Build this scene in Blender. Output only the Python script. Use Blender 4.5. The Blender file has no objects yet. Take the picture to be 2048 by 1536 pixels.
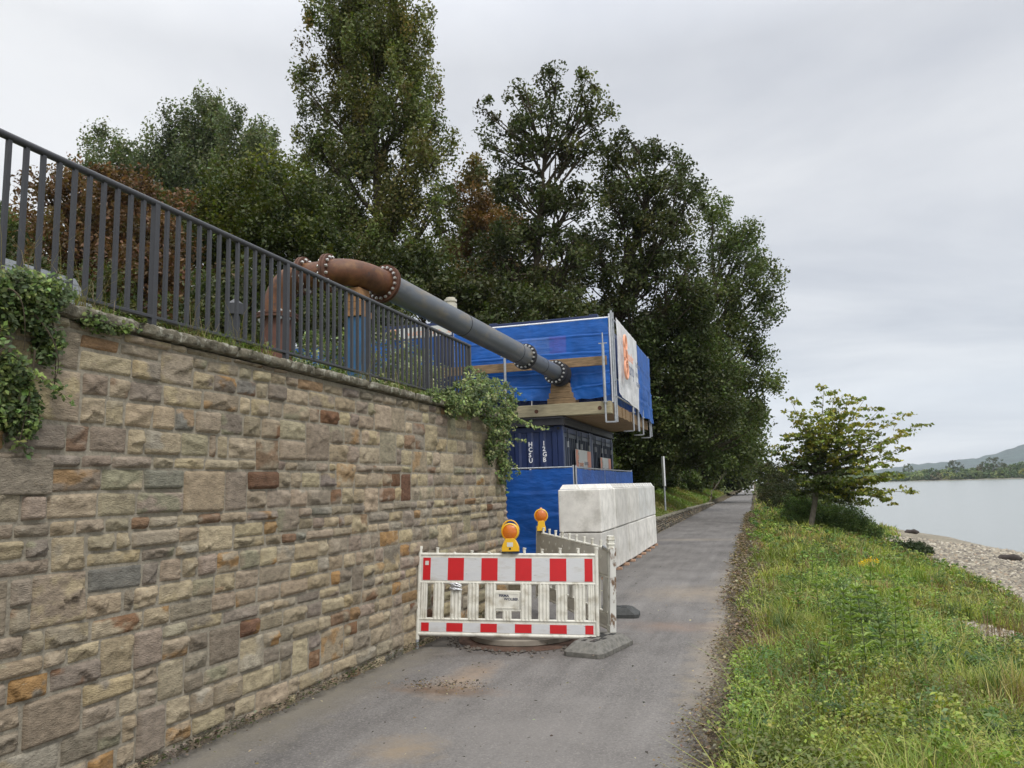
import bpy, math, random
import numpy as np
from mathutils import Vector, Matrix, Euler
from math import sin, cos, pi, radians, atan2, sqrt
S = bpy.context.scene
COL = S.collection
rnd = random.Random(7)
RG = np.random.default_rng(7)

# ------------------------------------------------------------------ camera
CAM_H = 1.7
cd = bpy.data.cameras.new('camera'); cam = bpy.data.objects.new('camera', cd); COL.objects.link(cam)
cd.sensor_fit = 'HORIZONTAL'; cd.sensor_width = 36.0; cd.lens = 36.0*1538/2048
cd.clip_start = 0.05; cd.clip_end = 20000
CM = Matrix.Rotation(radians(17.2), 3, 'Z') @ Matrix.Rotation(pi/2+radians(7.67), 3, 'X') @ Matrix.Rotation(-radians(1.6), 3, 'Z')
cam.matrix_world = Matrix.Translation((0, 0, CAM_H)) @ CM.to_4x4()
S.camera = cam
# ------------------------------------------------------------------ world, sun, exposure
SUN_EL, SUN_AZ = radians(52), radians(130)      # azimuth clockwise from +Y : behind the camera, river side
w = bpy.data.worlds.new('World'); S.world = w; w.use_nodes = True
nt = w.node_tree; nt.nodes.clear()
def N(nt, t, **k):
    n = nt.nodes.new(t)
    for a, v in k.items():
        if a.startswith('i_'):
            key = a[2:]; key = int(key) if key.isdigit() else key.replace('_', ' ')
            n.inputs[key].default_value = v
        else: setattr(n, a, v)
    return n
def L(nt, a, b): nt.links.new(a, b)
out = N(nt, 'ShaderNodeOutputWorld'); bg = N(nt, 'ShaderNodeBackground'); bg2 = N(nt, 'ShaderNodeBackground')
sky = N(nt, 'ShaderNodeTexSky', sky_type='NISHITA', sun_disc=False, sun_elevation=SUN_EL, sun_rotation=SUN_AZ)
bg.inputs['Strength'].default_value = 0.10
tc = N(nt, 'ShaderNodeTexCoord'); sep = N(nt, 'ShaderNodeSeparateXYZ'); L(nt, tc.outputs['Generated'], sep.inputs[0])
# cloud deck: direction projected on a plane high above
den = N(nt, 'ShaderNodeMath', operation='ADD'); L(nt, sep.outputs['Z'], den.inputs[0]); den.inputs[1].default_value = 0.16
div = N(nt, 'ShaderNodeVectorMath', operation='DIVIDE')
comb = N(nt, 'ShaderNodeCombineXYZ')
for i in range(3): L(nt, den.outputs[0], comb.inputs[i])
L(nt, tc.outputs['Generated'], div.inputs[0]); L(nt, comb.outputs[0], div.inputs[1])
mp = N(nt, 'ShaderNodeMapping'); mp.inputs['Scale'].default_value = (0.55, 1.0, 0.0); mp.inputs['Rotation'].default_value = (0, 0, 0.5)
L(nt, div.outputs[0], mp.inputs[0])
n1 = N(nt, 'ShaderNodeTexNoise', i_Scale=0.75, i_Detail=8.0, i_Roughness=0.55, i_Distortion=0.5); L(nt, mp.outputs[0], n1.inputs['Vector'])
cr = N(nt, 'ShaderNodeValToRGB'); L(nt, n1.outputs[0], cr.inputs[0])
cr.color_ramp.elements[0].position = 0.36; cr.color_ramp.elements[0].color = (0.45, 0.465, 0.505, 1)
cr.color_ramp.elements[1].position = 0.62; cr.color_ramp.elements[1].color = (0.72, 0.72, 0.725, 1)
# brighter towards the zenith, as an overcast sky is
zr = N(nt, 'ShaderNodeMapRange'); L(nt, sep.outputs['Z'], zr.inputs['Value'])
zr.inputs['From Min'].default_value = 0.5; zr.inputs['From Max'].default_value = 1.0; zr.inputs['To Min'].default_value = 1.0; zr.inputs['To Max'].default_value = 3.5
mul = N(nt, 'ShaderNodeVectorMath', operation='SCALE'); L(nt, cr.outputs[0], mul.inputs[0]); L(nt, zr.outputs[0], mul.inputs['Scale'])
L(nt, sky.outputs[0], bg.inputs['Color']); L(nt, mul.outputs[0], bg2.inputs['Color']); bg2.inputs['Strength'].default_value = 1.0
mx = N(nt, 'ShaderNodeMixShader'); mx.inputs[0].default_value = 0.93
L(nt, bg.outputs[0], mx.inputs[1]); L(nt, bg2.outputs[0], mx.inputs[2]); L(nt, mx.outputs[0], out.inputs[0])
sd = bpy.data.lights.new('sun', 'SUN'); sun = bpy.data.objects.new('sun', sd); COL.objects.link(sun)
sd.energy = 1.5; sd.angle = radians(14); sd.color = (1.0, 0.96, 0.90)
sdir = Vector((sin(SUN_AZ)*cos(SUN_EL), cos(SUN_AZ)*cos(SUN_EL), sin(SUN_EL)))
sun.rotation_euler = sdir.to_track_quat('Z', 'Y').to_euler()
S.view_settings.view_transform = 'Standard'; S.view_settings.look = 'None'
S.view_settings.exposure = 0.42; S.view_settings.gamma = 1.0; S.view_settings.use_curve_mapping = False
S.cycles.use_denoising = True
S.cycles.max_bounces = 8; S.cycles.transparent_max_bounces = 12; S.cycles.volume_bounces = 0
S.cycles.use_adaptive_sampling = True

# ------------------------------------------------------------------ helpers
def P(px, py, y):
    """point of the plane at world distance y seen at photo pixel px,py (2048x1536)"""
    d = CM @ Vector(((px-1024)/1538, -(py-768)/1538, -1)); t = y/d.y
    return Vector((d.x*t, y, CAM_H+d.z*t))
def G(px, py, z=0.0):
    d = CM @ Vector(((px-1024)/1538, -(py-768)/1538, -1)); t = (z-CAM_H)/d.z
    return Vector((d.x*t, d.y*t, z))
def tag(o, label=None, cat=None, group=None, kind=None):
    if label: o['label'] = label
    if cat: o['category'] = cat
    if group: o['group'] = group
    if kind: o['kind'] = kind
    return o
def thing(name, label, cat, loc=(0, 0, 0), group=None, rz=0.0):
    o = bpy.data.objects.new(name, None); COL.objects.link(o); o.location = loc; o.rotation_euler = (0, 0, rz)
    o.empty_display_size = 0.2
    return tag(o, label, cat, group)
class MB:
    def __init__(s): s.v = []; s.f = []; s.c = []
    def add(s, vs, fs, col=None):
        b = len(s.v); s.v += [tuple(v) for v in vs]; s.f += [tuple(i+b for i in f) for f in fs]
        if col is not None: s.c += [col]*len(vs)
        return s
    def box(s, x0, x1, y0, y1, z0, z1, M=None, col=None):
        vs = [Vector(p) for p in ((x0,y0,z0),(x1,y0,z0),(x1,y1,z0),(x0,y1,z0),(x0,y0,z1),(x1,y0,z1),(x1,y1,z1),(x0,y1,z1))]
        if M is not None: vs = [M @ v for v in vs]
        return s.add(vs, [(0,3,2,1),(4,5,6,7),(0,1,5,4),(1,2,6,5),(2,3,7,6),(3,0,4,7)], col)
    def bar(s, a, b, wx, wz, col=None, up=(0,0,1)):
        a = Vector(a); b = Vector(b); d = (b-a).normalized(); u = Vector(up)
        if abs(d.dot(u)) > .99: u = Vector((0,1,0))
        r = d.cross(u).normalized(); u2 = r.cross(d)
        vs = []
        for p in (a, b):
            for q in ((-1,-1),(1,-1),(1,1),(-1,1)): vs.append(p+r*(q[0]*wx/2)+u2*(q[1]*wz/2))
        return s.add(vs, [(3,2,1,0),(4,5,6,7),(0,1,5,4),(1,2,6,5),(2,3,7,6),(3,0,4,7)], col)
    def tube(s, pts, rad, n=10, col=None, cap=True):
        pts = [Vector(p) for p in pts]
        if not hasattr(rad, '__len__'): rad = [rad]*len(pts)
        vs = []; fs = []; m = len(pts)
        t0 = (pts[1]-pts[0]).normalized(); r = t0.cross(Vector((0,0,1)))
        if r.length < .05: r = t0.cross(Vector((1,0,0)))
        r.normalize()
        for i, p in enumerate(pts):
            t = (pts[min(i+1,m-1)]-pts[max(i-1,0)]).normalized()
            r = (r-t*r.dot(t)).normalized(); u = t.cross(r)
            for k in range(n):
                a = 2*pi*k/n; vs.append(p+(r*cos(a)+u*sin(a))*rad[i])
        for i in range(m-1):
            for k in range(n):
                k2 = (k+1) % n; fs.append((i*n+k, i*n+k2, (i+1)*n+k2, (i+1)*n+k))
        if cap: fs.append(tuple(range(n-1,-1,-1))); fs.append(tuple((m-1)*n+k for k in range(n)))
        return s.add(vs, fs, col)
    def cyl(s, a, b, r, n=16, col=None, r2=None): return s.tube([a, b], [r, r if r2 is None else r2], n, col)
    def build(s, name, m, parent=None, smooth=False, bevel=0, wn=False):
        me = bpy.data.meshes.new(name); me.from_pydata(s.v, [], s.f); me.materials.append(m)
        if s.c and len(s.c) == len(s.v):
            at = me.color_attributes.new('Col', 'FLOAT_COLOR', 'POINT')
            at.data.foreach_set('color', np.array([(c[0], c[1], c[2], 1) for c in s.c], dtype=np.float32).ravel())
        o = bpy.data.objects.new(name, me); COL.objects.link(o)
        if parent: o.parent = parent
        if smooth:
            me.polygons.foreach_set('use_smooth', [True]*len(me.polygons))
            me.set_sharp_from_angle(angle=radians(40))
        if bevel:
            b = o.modifiers.new('bevel', 'BEVEL'); b.width = bevel; b.segments = 2; b.limit_method = 'ANGLE'; b.angle_limit = radians(40)
        return o
def npmesh(name, V, F4, col, m, parent=None, smooth=False, F3=None):
    """V (n,3), F4 (m,4) quads, col (n,3)"""
    me = bpy.data.meshes.new(name)
    nf = len(F4); n3 = 0 if F3 is None else len(F3)
    me.vertices.add(len(V)); me.vertices.foreach_set('co', np.ascontiguousarray(V, dtype=np.float32).ravel())
    idx = F4.ravel() if n3 == 0 else np.concatenate([F4.ravel(), F3.ravel()])
    me.loops.add(len(idx)); me.loops.foreach_set('vertex_index', idx.astype(np.int32))
    me.polygons.add(nf+n3)
    st = np.concatenate([np.arange(nf)*4, nf*4+np.arange(n3)*3]).astype(np.int32)
    me.polygons.foreach_set('loop_start', st)
    if smooth: me.polygons.foreach_set('use_smooth', np.ones(nf+n3, dtype=bool))
    me.update(calc_edges=True)
    if col is not None:
        at = me.color_attributes.new('Col', 'FLOAT_COLOR', 'POINT')
        c = np.ones((len(V), 4), dtype=np.float32); c[:, :3] = col
        at.data.foreach_set('color', c.ravel())
    me.materials.append(m)
    o = bpy.data.objects.new(name, me); COL.objects.link(o)
    if parent: o.parent = parent
    return o
def hsh(ix, iy, iz):
    h = (ix*374761393 + iy*668265263 + iz*2147483647 + 1274126177) & 0xffffffff
    h = ((h ^ (h >> 13))*1274126177) & 0xffffffff
    h = (h ^ (h >> 16)) & 0xffffffff
    return h/4294967295.0
def vn(p):
    p = np.asarray(p, dtype=np.float64); i = np.floor(p).astype(np.int64); f = p-i; f = f*f*(3-2*f)
    r = 0
    for a in (0, 1):
        for b in (0, 1):
            for c in (0, 1):
                wgt = (f[...,0] if a else 1-f[...,0])*(f[...,1] if b else 1-f[...,1])*(f[...,2] if c else 1-f[...,2])
                r = r + wgt*hsh(i[...,0]+a, i[...,1]+b, i[...,2]+c)
    return r
def fbm(p, o=4):
    p = np.asarray(p, dtype=np.float64); r = 0; a = .5; s = 0
    for k in range(o): r = r+a*vn(p*(2**k)+k*17.3); s += a; a *= .5
    return r/s

# ------------------------------------------------------------------ materials
def mat(name, base=(.5,.5,.5), rough=.7, metal=0, attr=False, var=.15, vscale=6, stain=None, sscale=2, sthr=(.5,.7), bump=.0, bscale=40, bdist=.01, spec=.5, detail=6, coords='Object', st2=None, s2scale=20, s2thr=(.6,.65), stretch=None):
    m = bpy.data.materials.new(name); m.use_nodes = True; nt = m.node_tree; b = nt.nodes['Principled BSDF']
    b.inputs['Roughness'].default_value = rough; b.inputs['Metallic'].default_value = metal; b.inputs['Specular IOR Level'].default_value = spec
    tc = N(nt, 'ShaderNodeTexCoord'); vec = tc.outputs[coords]
    if stretch:
        mpn = N(nt, 'ShaderNodeMapping'); mpn.inputs['Scale'].default_value = stretch; L(nt, vec, mpn.inputs[0]); vec = mpn.outputs[0]
    if attr:
        a = N(nt, 'ShaderNodeVertexColor', layer_name='Col'); c = a.outputs[0]
    else:
        a = N(nt, 'ShaderNodeRGB'); a.outputs[0].default_value = (*base, 1); c = a.outputs[0]
    if var:
        n = N(nt, 'ShaderNodeTexNoise', i_Scale=vscale, i_Detail=detail, i_Roughness=.6); L(nt, vec, n.inputs['Vector'])
        mr = N(nt, 'ShaderNodeMapRange'); L(nt, n.outputs[0], mr.inputs[0]); mr.inputs[1].default_value = .3; mr.inputs[2].default_value = .7
        mr.inputs[3].default_value = 1-var; mr.inputs[4].default_value = 1+var
        s = N(nt, 'ShaderNodeVectorMath', operation='SCALE'); L(nt, c, s.inputs[0]); L(nt, mr.outputs[0], s.inputs['Scale']); c = s.outputs[0]
    for stn, sc, th in ((stain, sscale, sthr), (st2, s2scale, s2thr)):
        if stn:
            n = N(nt, 'ShaderNodeTexNoise', i_Scale=sc, i_Detail=8, i_Roughness=.65); L(nt, vec, n.inputs['Vector'])
            mr = N(nt, 'ShaderNodeMapRange'); L(nt, n.outputs[0], mr.inputs[0]); mr.inputs[1].default_value = th[0]; mr.inputs[2].default_value = th[1]
            mixn = N(nt, 'ShaderNodeMixRGB'); L(nt, mr.outputs[0], mixn.inputs[0]); L(nt, c, mixn.inputs[1]); mixn.inputs[2].default_value = (*stn, 1); c = mixn.outputs[0]
    L(nt, c, b.inputs['Base Color'])
    if bump:
        n = N(nt, 'ShaderNodeTexNoise', i_Scale=bscale, i_Detail=8, i_Roughness=.6); L(nt, vec, n.inputs['Vector'])
        bu = N(nt, 'ShaderNodeBump', i_Strength=bump, i_Distance=bdist); L(nt, n.outputs[0], bu.inputs['Height']); L(nt, bu.outputs[0], b.inputs['Normal'])
    return m
def leafmat(name, trans=.3, rough=.55):
    m = bpy.data.materials.new(name); m.use_nodes = True; nt = m.node_tree; b = nt.nodes['Principled BSDF']
    b.inputs['Roughness'].default_value = rough; b.inputs['Specular IOR Level'].default_value = .35
    a = N(nt, 'ShaderNodeVertexColor', layer_name='Col'); L(nt, a.outputs[0], b.inputs['Base Color'])
    t = N(nt, 'ShaderNodeBsdfTranslucent')
    g = N(nt, 'ShaderNodeMixRGB', blend_type='MULTIPLY'); g.inputs[0].default_value = 1; g.inputs[2].default_value = (1.1, 1.25, .5, 1)
    L(nt, a.outputs[0], g.inputs[1]); L(nt, g.outputs[0], t.inputs[0])
    x = N(nt, 'ShaderNodeMixShader'); x.inputs[0].default_value = trans
    L(nt, b.outputs[0], x.inputs[1]); L(nt, t.outputs[0], x.inputs[2]); L(nt, x.outputs[0], nt.nodes['Material Output'].inputs[0])
    return m
def meshcloth(name, base, transp=.12, trans=.25, rough=.45):
    m = bpy.data.materials.new(name); m.use_nodes = True; nt = m.node_tree; b = nt.nodes['Principled BSDF']
    b.inputs['Roughness'].default_value = rough
    tc = N(nt, 'ShaderNodeTexCoord')
    n = N(nt, 'ShaderNodeTexNoise', i_Scale=3, i_Detail=6); L(nt, tc.outputs['Object'], n.inputs['Vector'])
    mr = N(nt, 'ShaderNodeMapRange'); L(nt, n.outputs[0], mr.inputs[0]); mr.inputs[1].default_value = .3; mr.inputs[2].default_value = .7; mr.inputs[3].default_value = .8; mr.inputs[4].default_value = 1.2
    c = N(nt, 'ShaderNodeRGB'); c.outputs[0].default_value = (*base, 1)
    s = N(nt, 'ShaderNodeVectorMath', operation='SCALE'); L(nt, c.outputs[0], s.inputs[0]); L(nt, mr.outputs[0], s.inputs['Scale'])
    L(nt, s.outputs[0], b.inputs['Base Color'])
    t = N(nt, 'ShaderNodeBsdfTranslucent'); L(nt, s.outputs[0], t.inputs[0])
    x = N(nt, 'ShaderNodeMixShader'); x.inputs[0].default_value = trans; L(nt, b.outputs[0], x.inputs[1]); L(nt, t.outputs[0], x.inputs[2])
    tp = N(nt, 'ShaderNodeBsdfTransparent')
    x2 = N(nt, 'ShaderNodeMixShader'); x2.inputs[0].default_value = transp; L(nt, x.outputs[0], x2.inputs[1]); L(nt, tp.outputs[0], x2.inputs[2])
    n2 = N(nt, 'ShaderNodeTexNoise', i_Scale=5, i_Detail=5); 
    mp = N(nt, 'ShaderNodeMapping'); mp.inputs['Scale'].default_value = (1, 1, 2.5); L(nt, tc.outputs['Object'], mp.inputs[0]); L(nt, mp.outputs[0], n2.inputs['Vector'])
    bu = N(nt, 'ShaderNodeBump', i_Strength=.6, i_Distance=.03); L(nt, n2.outputs[0], bu.inputs['Height']); L(nt, bu.outputs[0], b.inputs['Normal'])
    L(nt, x2.outputs[0], nt.nodes['Material Output'].inputs[0])
    return m
M = {}
M['stone'] = mat('stone', attr=True, rough=.9, var=.36, vscale=16, stain=(.085,.065,.05), sscale=8, sthr=(.56,.76), bump=1, bscale=55, bdist=.014, spec=.2, stretch=(1,1,2.2), st2=(.40,.36,.28), s2scale=24, s2thr=(.62,.75))
M['mortar'] = mat('mortar', (.29,.26,.205), .95, var=.25, vscale=30, bump=.8, bscale=80, bdist=.01, spec=.1)
M['coping'] = mat('coping', (.155,.14,.105), .95, var=.45, vscale=12, stain=(.34,.33,.27), sscale=14, sthr=(.5,.62), bump=1, bscale=30, bdist=.02, st2=(.05,.06,.025), s2scale=5, s2thr=(.55,.7), spec=.15)
M['rail'] = mat('rail_paint', (.034,.035,.040), .45, var=.08, vscale=30, bump=.1, bscale=200, bdist=.001)
M['rust'] = mat('rust', (.10,.036,.013), .6, var=.45, vscale=6, stain=(.19,.085,.024), sscale=5, sthr=(.48,.7), st2=(.045,.025,.02), s2scale=9, s2thr=(.58,.7), bump=.35, bscale=60, bdist=.004)
M['rustflange'] = mat('rust_flange', (.095,.038,.02), .75, var=.35, vscale=12, st2=(.04,.025,.02), s2scale=9, s2thr=(.55,.7), bump=.3, bscale=60, bdist=.004)
M['pipe'] = mat('pipe_grey', (.105,.118,.135), .42, var=.18, vscale=3, stain=(.20,.17,.12), sscale=4.5, sthr=(.50,.72), st2=(.06,.065,.075), s2scale=6, s2thr=(.58,.75), stretch=(1,.35,1), bump=.08, bscale=20, bdist=.004)
M['darksteel'] = mat('dark_steel', (.025,.025,.03), .5, var=.2)
M['bolt'] = mat('bolt_zinc', (.62,.62,.60), .35, metal=.6, var=.1)
M['galv'] = mat('galvanised', (.40,.42,.44), .42, metal=.5, var=.2, vscale=12)
M['conblue'] = mat('container_blue', (.016,.030,.095), .38, var=.2, vscale=5, stain=(.05,.06,.09), sscale=3, sthr=(.6,.85))
M['conside'] = mat('container_side_blue', (.055,.068,.10), .42, var=.2, vscale=5, stain=(.09,.095,.11), sscale=3, sthr=(.55,.85))
M['gasket'] = mat('door_gasket', (.012,.012,.014), .7, var=0)
M['concrete'] = mat('block_concrete', attr=True, rough=.9, var=.16, vscale=4, stain=(.42,.40,.35), sscale=2.4, sthr=(.50,.74), bump=.35, bscale=70, bdist=.004, st2=(.25,.24,.21), s2scale=26, s2thr=(.66,.72), spec=.2)
M['wood'] = mat('timber', (.24,.165,.095), .85, var=.3, vscale=5, stretch=(1,6,6), bump=.4, bscale=20, bdist=.006, stain=(.12,.09,.06), sscale=3, sthr=(.55,.75), spec=.2)
M['woodpale'] = mat('timber_pale', (.34,.30,.20), .85, var=.25, vscale=4, stretch=(1,6,6), bump=.4, bscale=20, bdist=.006, stain=(.20,.16,.10), sscale=2, sthr=(.55,.8), spec=.2)
M['woodnew'] = mat('timber_orange', (.30,.16,.07), .8, var=.3, vscale=8, bump=.3, bscale=20, bdist=.004)
M['woodpink'] = mat('timber_pink', (.48,.30,.20), .85, var=.2, vscale=9, bump=.3, bscale=30, bdist=.003)
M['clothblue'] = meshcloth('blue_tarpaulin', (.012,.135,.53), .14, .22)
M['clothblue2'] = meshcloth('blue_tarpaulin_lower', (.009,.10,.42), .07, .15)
M['clothwhite'] = meshcloth('white_banner', (.80,.80,.79), 0, .2)
M['whiteplastic'] = mat('barrier_white', (.68,.665,.59), .5, var=.14, vscale=8, stain=(.38,.34,.25), sscale=7, sthr=(.50,.72), st2=(.20,.16,.11), s2scale=26, s2thr=(.68,.74))
M['greyplastic'] = mat('barrier_grey', (.52,.50,.44), .55, var=.1, vscale=6, stain=(.33,.31,.26), sscale=5, sthr=(.5,.75), st2=(.22,.19,.14), s2scale=30, s2thr=(.7,.75))
M['bandwhite'] = mat('band_white', (.60,.61,.62), .35, var=.08, stain=(.44,.42,.38), sscale=6, sthr=(.50,.75), st2=(.22,.21,.2), s2scale=16, s2thr=(.66,.70), stretch=(.5,1,2))
M['bandred'] = mat('band_red', (.55,.012,.016), .3, var=.06, st2=(.35,.10,.09), s2scale=22, s2thr=(.70,.73))
M['yellow'] = mat('lamp_yellow', (.78,.45,.015), .4, var=.06, stain=(.5,.3,.05), sscale=6, sthr=(.6,.9))
M['black'] = mat('black_rubber', (.02,.02,.02), .6, var=.2)
M['rubber'] = mat('recycled_rubber', (.15,.145,.13), .9, var=.35, vscale=20, bump=.45, bscale=110, bdist=.004, stain=(.20,.19,.165), sscale=14, sthr=(.5,.7), spec=.15)
M['rubberdark'] = mat('recycled_rubber_dark', (.05,.052,.05), .8, var=.3, vscale=20, bump=.6, bscale=90, bdist=.004)
M['paper'] = mat('sticker', (.62,.62,.58), .5, var=.1)
M['orange'] = mat('logo_orange', (.84,.40,.25), .5, var=.05)
M['peach'] = mat('sign_peach', (.72,.30,.20), .5, var=.08)
M['ink'] = mat('ink_dark', (.03,.035,.07), .5, var=0)
M['inkgrey'] = mat('ink_grey', (.18,.20,.27), .5, var=0)
M['white'] = mat('white_letter', (.75,.76,.78), .5, var=.1, vscale=20)
M['signwhite'] = mat('sign_white', (.60,.61,.58), .45, var=.06)
M['magenta'] = mat('sign_magenta', (.55,.05,.20), .5, var=.05)
M['bluepost'] = mat('post_blue', (.02,.10,.22), .45, var=.25, stain=(.05,.09,.13), sscale=4, sthr=(.5,.7))
M['cream'] = mat('cream_paint', (.55,.52,.42), .5, var=.1)
M['tape'] = mat('silver_tape', (.45,.46,.48), .25, metal=.7, var=.4, vscale=40, bump=1, bscale=40, bdist=.01)
M['bark'] = mat('bark', (.085,.07,.05), .95, var=.35, vscale=12, bump=1, bscale=14, bdist=.03, stretch=(1,1,.3), spec=.1)
M['barklight'] = mat('bark_light', (.17,.15,.12), .9, var=.3, vscale=12, bump=.8, bscale=20, bdist=.01, stretch=(1,1,.4), spec=.1)
M['stemgreen'] = mat('stem_green', (.10,.13,.05), .7, var=.2)
M['leaf'] = leafmat('leaves', .28)
M['grass'] = leafmat('grass_blades', .35)
M['slate'] = mat('slate', (.12,.13,.14), .6, var=.3, vscale=20)
def lensmat():
    m = bpy.data.materials.new('amber_lens'); m.use_nodes = True; nt = m.node_tree; b = nt.nodes['Principled BSDF']
    b.inputs['Base Color'].default_value = (.60,.15,.008,1); b.inputs['Roughness'].default_value = .12
    b.inputs['Coat Weight'].default_value = .6
    tc = N(nt, 'ShaderNodeTexCoord'); v = N(nt, 'ShaderNodeTexVoronoi', i_Scale=90); L(nt, tc.outputs['Object'], v.inputs['Vector'])
    bu = N(nt, 'ShaderNodeBump', i_Strength=.5, i_Distance=.004); L(nt, v.outputs[0], bu.inputs['Height']); L(nt, bu.outputs[0], b.inputs['Normal'])
    return m
M['lens'] = lensmat()
def lum(o): return o
# ------------------------------------------------------------------ terrain
def lerp(x, xs, ys): return np.interp(x, xs, ys)
def shore(y): return np.interp(y, [-30, 10, 30, 44.6, 52, 58, 61.5, 65, 72, 100, 200, 700], [17, 15, 13.6, 12.6, 12.1, 11.8, 11.0, 9.6, 8.2, 7.4, 7, 7])
WL = -2.3
def sm(t): t = np.clip(t, 0, 1); return t*t*(3-2*t)
def T(x, y):
    x = np.asarray(x, float); y = np.asarray(y, float)
    xs = shore(y)
    zr = np.where(x < 8, np.interp(x, [-.34, .7, 2, 4, 6, 8], [-.01, .03, -.16, -.72, -1.30, -1.72]), 0)
    t = np.clip((x-7.2)/(xs-7.2+1e-6), 0, 8)
    zb = -1.56+(WL+1.56)*t
    far = sm((y-62)/10)
    zr = np.where(x > 7.2, np.maximum(zb, -5), zr)
    zrf = np.interp(x, [-.34, 1.2, 4, 7.5, 12], [0, 0, -.9, -2.4, -4.5])
    zr = zr*(1-far)+zrf*far
    bum = (fbm(np.stack([x*.9, y*.9, x*0+3], -1), 3)-.5)*.18*sm((x+.1)/1.2)*(1-.7*sm((x-5)/2))
    zr = zr+bum
    # left side
    plat = 2.80+.03*np.clip(-x-6, 0, 200)
    slope = np.interp(-x, [3.3, 3.45, 6, 10, 14], [-.02, .45, 1.35, 3.0, 3.25])
    hfac = np.interp(y, [22, 27, 45, 62, 80], [1.0, 1.0, .75, .45, .4])
    slope = np.where(-x > 3.4, slope-(.45*(1-hfac))*np.clip(1-(-x-3.45)/4, 0, 1), slope)
    pit = np.interp(-x, [3.4, 7.55, 7.7, 14], [0, .0, 2.9, 3.2])
    k = sm((y-22.3)/1.6)
    zl = pit*(1-k)+slope*k
    k2 = sm((y-10.6)/.3)
    wallback = np.where(x < -4.24, plat, 0.0)
    zl = np.where(y < 10.9, wallback*(1-k2)+zl*k2, zl)
    zl = np.where((y > 10.6) & (y < 15.45) & (x < -4.85), plat, zl)
    z = np.where(x > -.34, zr, np.where(x < -3.3, zl, -.02))
    return z
xs = np.concatenate([np.array([-900,-500,-300,-200,-140,-100,-75,-60,-50,-42,-36,-31,-27,-24,-21]), np.arange(-19,-10,1.), np.arange(-10,-4.9,.4), [-4.84,-4.8,-4.6,-4.36,-4.26,-4.22,-4.0,-3.7,-3.46,-3.4,-3.36,-3.3,-2.5,-1.5,-.6,-.36,-.33,-.2], np.arange(0,9,.25), np.arange(9,18,.5), [18,20,24,30,45]])
ys = np.concatenate([[-60,-30,-15,-8,-4,-2], np.arange(0,10.4,.3), [10.5,10.62,10.76,10.9,11.2], np.arange(11.5,15.3,.5), [15.44,15.5], np.arange(16,28,.5), np.arange(28,80,1.), np.arange(80,160,4.), [170,200,260,340,450,600,800,1100,1600,2500]])
X, Y = np.meshgrid(xs, ys); Z = T(X, Y)
V = np.stack([X, Y, Z], -1).reshape(-1, 3); nx, ny = len(xs), len(ys)
I = np.arange(nx*ny).reshape(ny, nx)
F = np.stack([I[:-1,:-1], I[:-1,1:], I[1:,1:], I[1:,:-1]], -1).reshape(-1, 4)
def groundmat():
    m = bpy.data.materials.new('ground'); m.use_nodes = True; nt = m.node_tree; b = nt.nodes['Principled BSDF']
    b.inputs['Roughness'].default_value = .95; b.inputs['Specular IOR Level'].default_value = .1
    a = N(nt, 'ShaderNodeVertexColor', layer_name='Col'); tc = N(nt, 'ShaderNodeTexCoord')
    n = N(nt, 'ShaderNodeTexNoise', i_Scale=1.4, i_Detail=8, i_Roughness=.7); L(nt, tc.outputs['Object'], n.inputs['Vector'])
    gr = N(nt, 'ShaderNodeValToRGB'); L(nt, n.outputs[0], gr.inputs[0])
    gr.color_ramp.elements[0].position = .35; gr.color_ramp.elements[0].color = (.06,.08,.022,1); gr.color_ramp.elements[1].position = .65; gr.color_ramp.elements[1].color = (.10,.12,.035,1)
    v = N(nt, 'ShaderNodeTexVoronoi', i_Scale=16); L(nt, tc.outputs['Object'], v.inputs['Vector'])
    pr = N(nt, 'ShaderNodeValToRGB'); sv = N(nt, 'ShaderNodeSeparateXYZ'); L(nt, v.outputs['Color'], sv.inputs[0]); L(nt, sv.outputs[0], pr.inputs[0])
    pr.color_ramp.elements[0].color = (.12,.105,.08,1); pr.color_ramp.elements[1].color = (.37,.335,.26,1)
    n3 = N(nt, 'ShaderNodeTexNoise', i_Scale=.5, i_Detail=5); L(nt, tc.outputs['Object'], n3.inputs['Vector'])
    mr = N(nt, 'ShaderNodeMapRange'); L(nt, n3.outputs[0], mr.inputs[0]); mr.inputs[1].default_value=.3; mr.inputs[2].default_value=.7; mr.inputs[3].default_value=.75; mr.inputs[4].default_value=1.2
    sc = N(nt, 'ShaderNodeVectorMath', operation='SCALE'); L(nt, pr.outputs[0], sc.inputs[0]); L(nt, mr.outputs[0], sc.inputs['Scale'])
    sp = N(nt, 'ShaderNodeSeparateColor'); L(nt, a.outputs[0], sp.inputs[0])
    m1 = N(nt, 'ShaderNodeMixRGB'); L(nt, sp.outputs[0], m1.inputs[0]); L(nt, gr.outputs[0], m1.inputs[1]); L(nt, sc.outputs[0], m1.inputs[2])
    m2 = N(nt, 'ShaderNodeMixRGB'); L(nt, sp.outputs[1], m2.inputs[0]); L(nt, m1.outputs[0], m2.inputs[1]); m2.inputs[2].default_value = (.085,.07,.045,1)
    L(nt, m2.outputs[0], b.inputs['Base Color'])
    ds = N(nt, 'ShaderNodeMath', operation='SUBTRACT'); ds.inputs[0].default_value = 1; L(nt, v.outputs['Distance'], ds.inputs[1])
    bu = N(nt, 'ShaderNodeBump', i_Strength=.9, i_Distance=.03); L(nt, ds.outputs[0], bu.inputs['Height']); L(nt, bu.outputs[0], b.inputs['Normal'])
    return m
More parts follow.
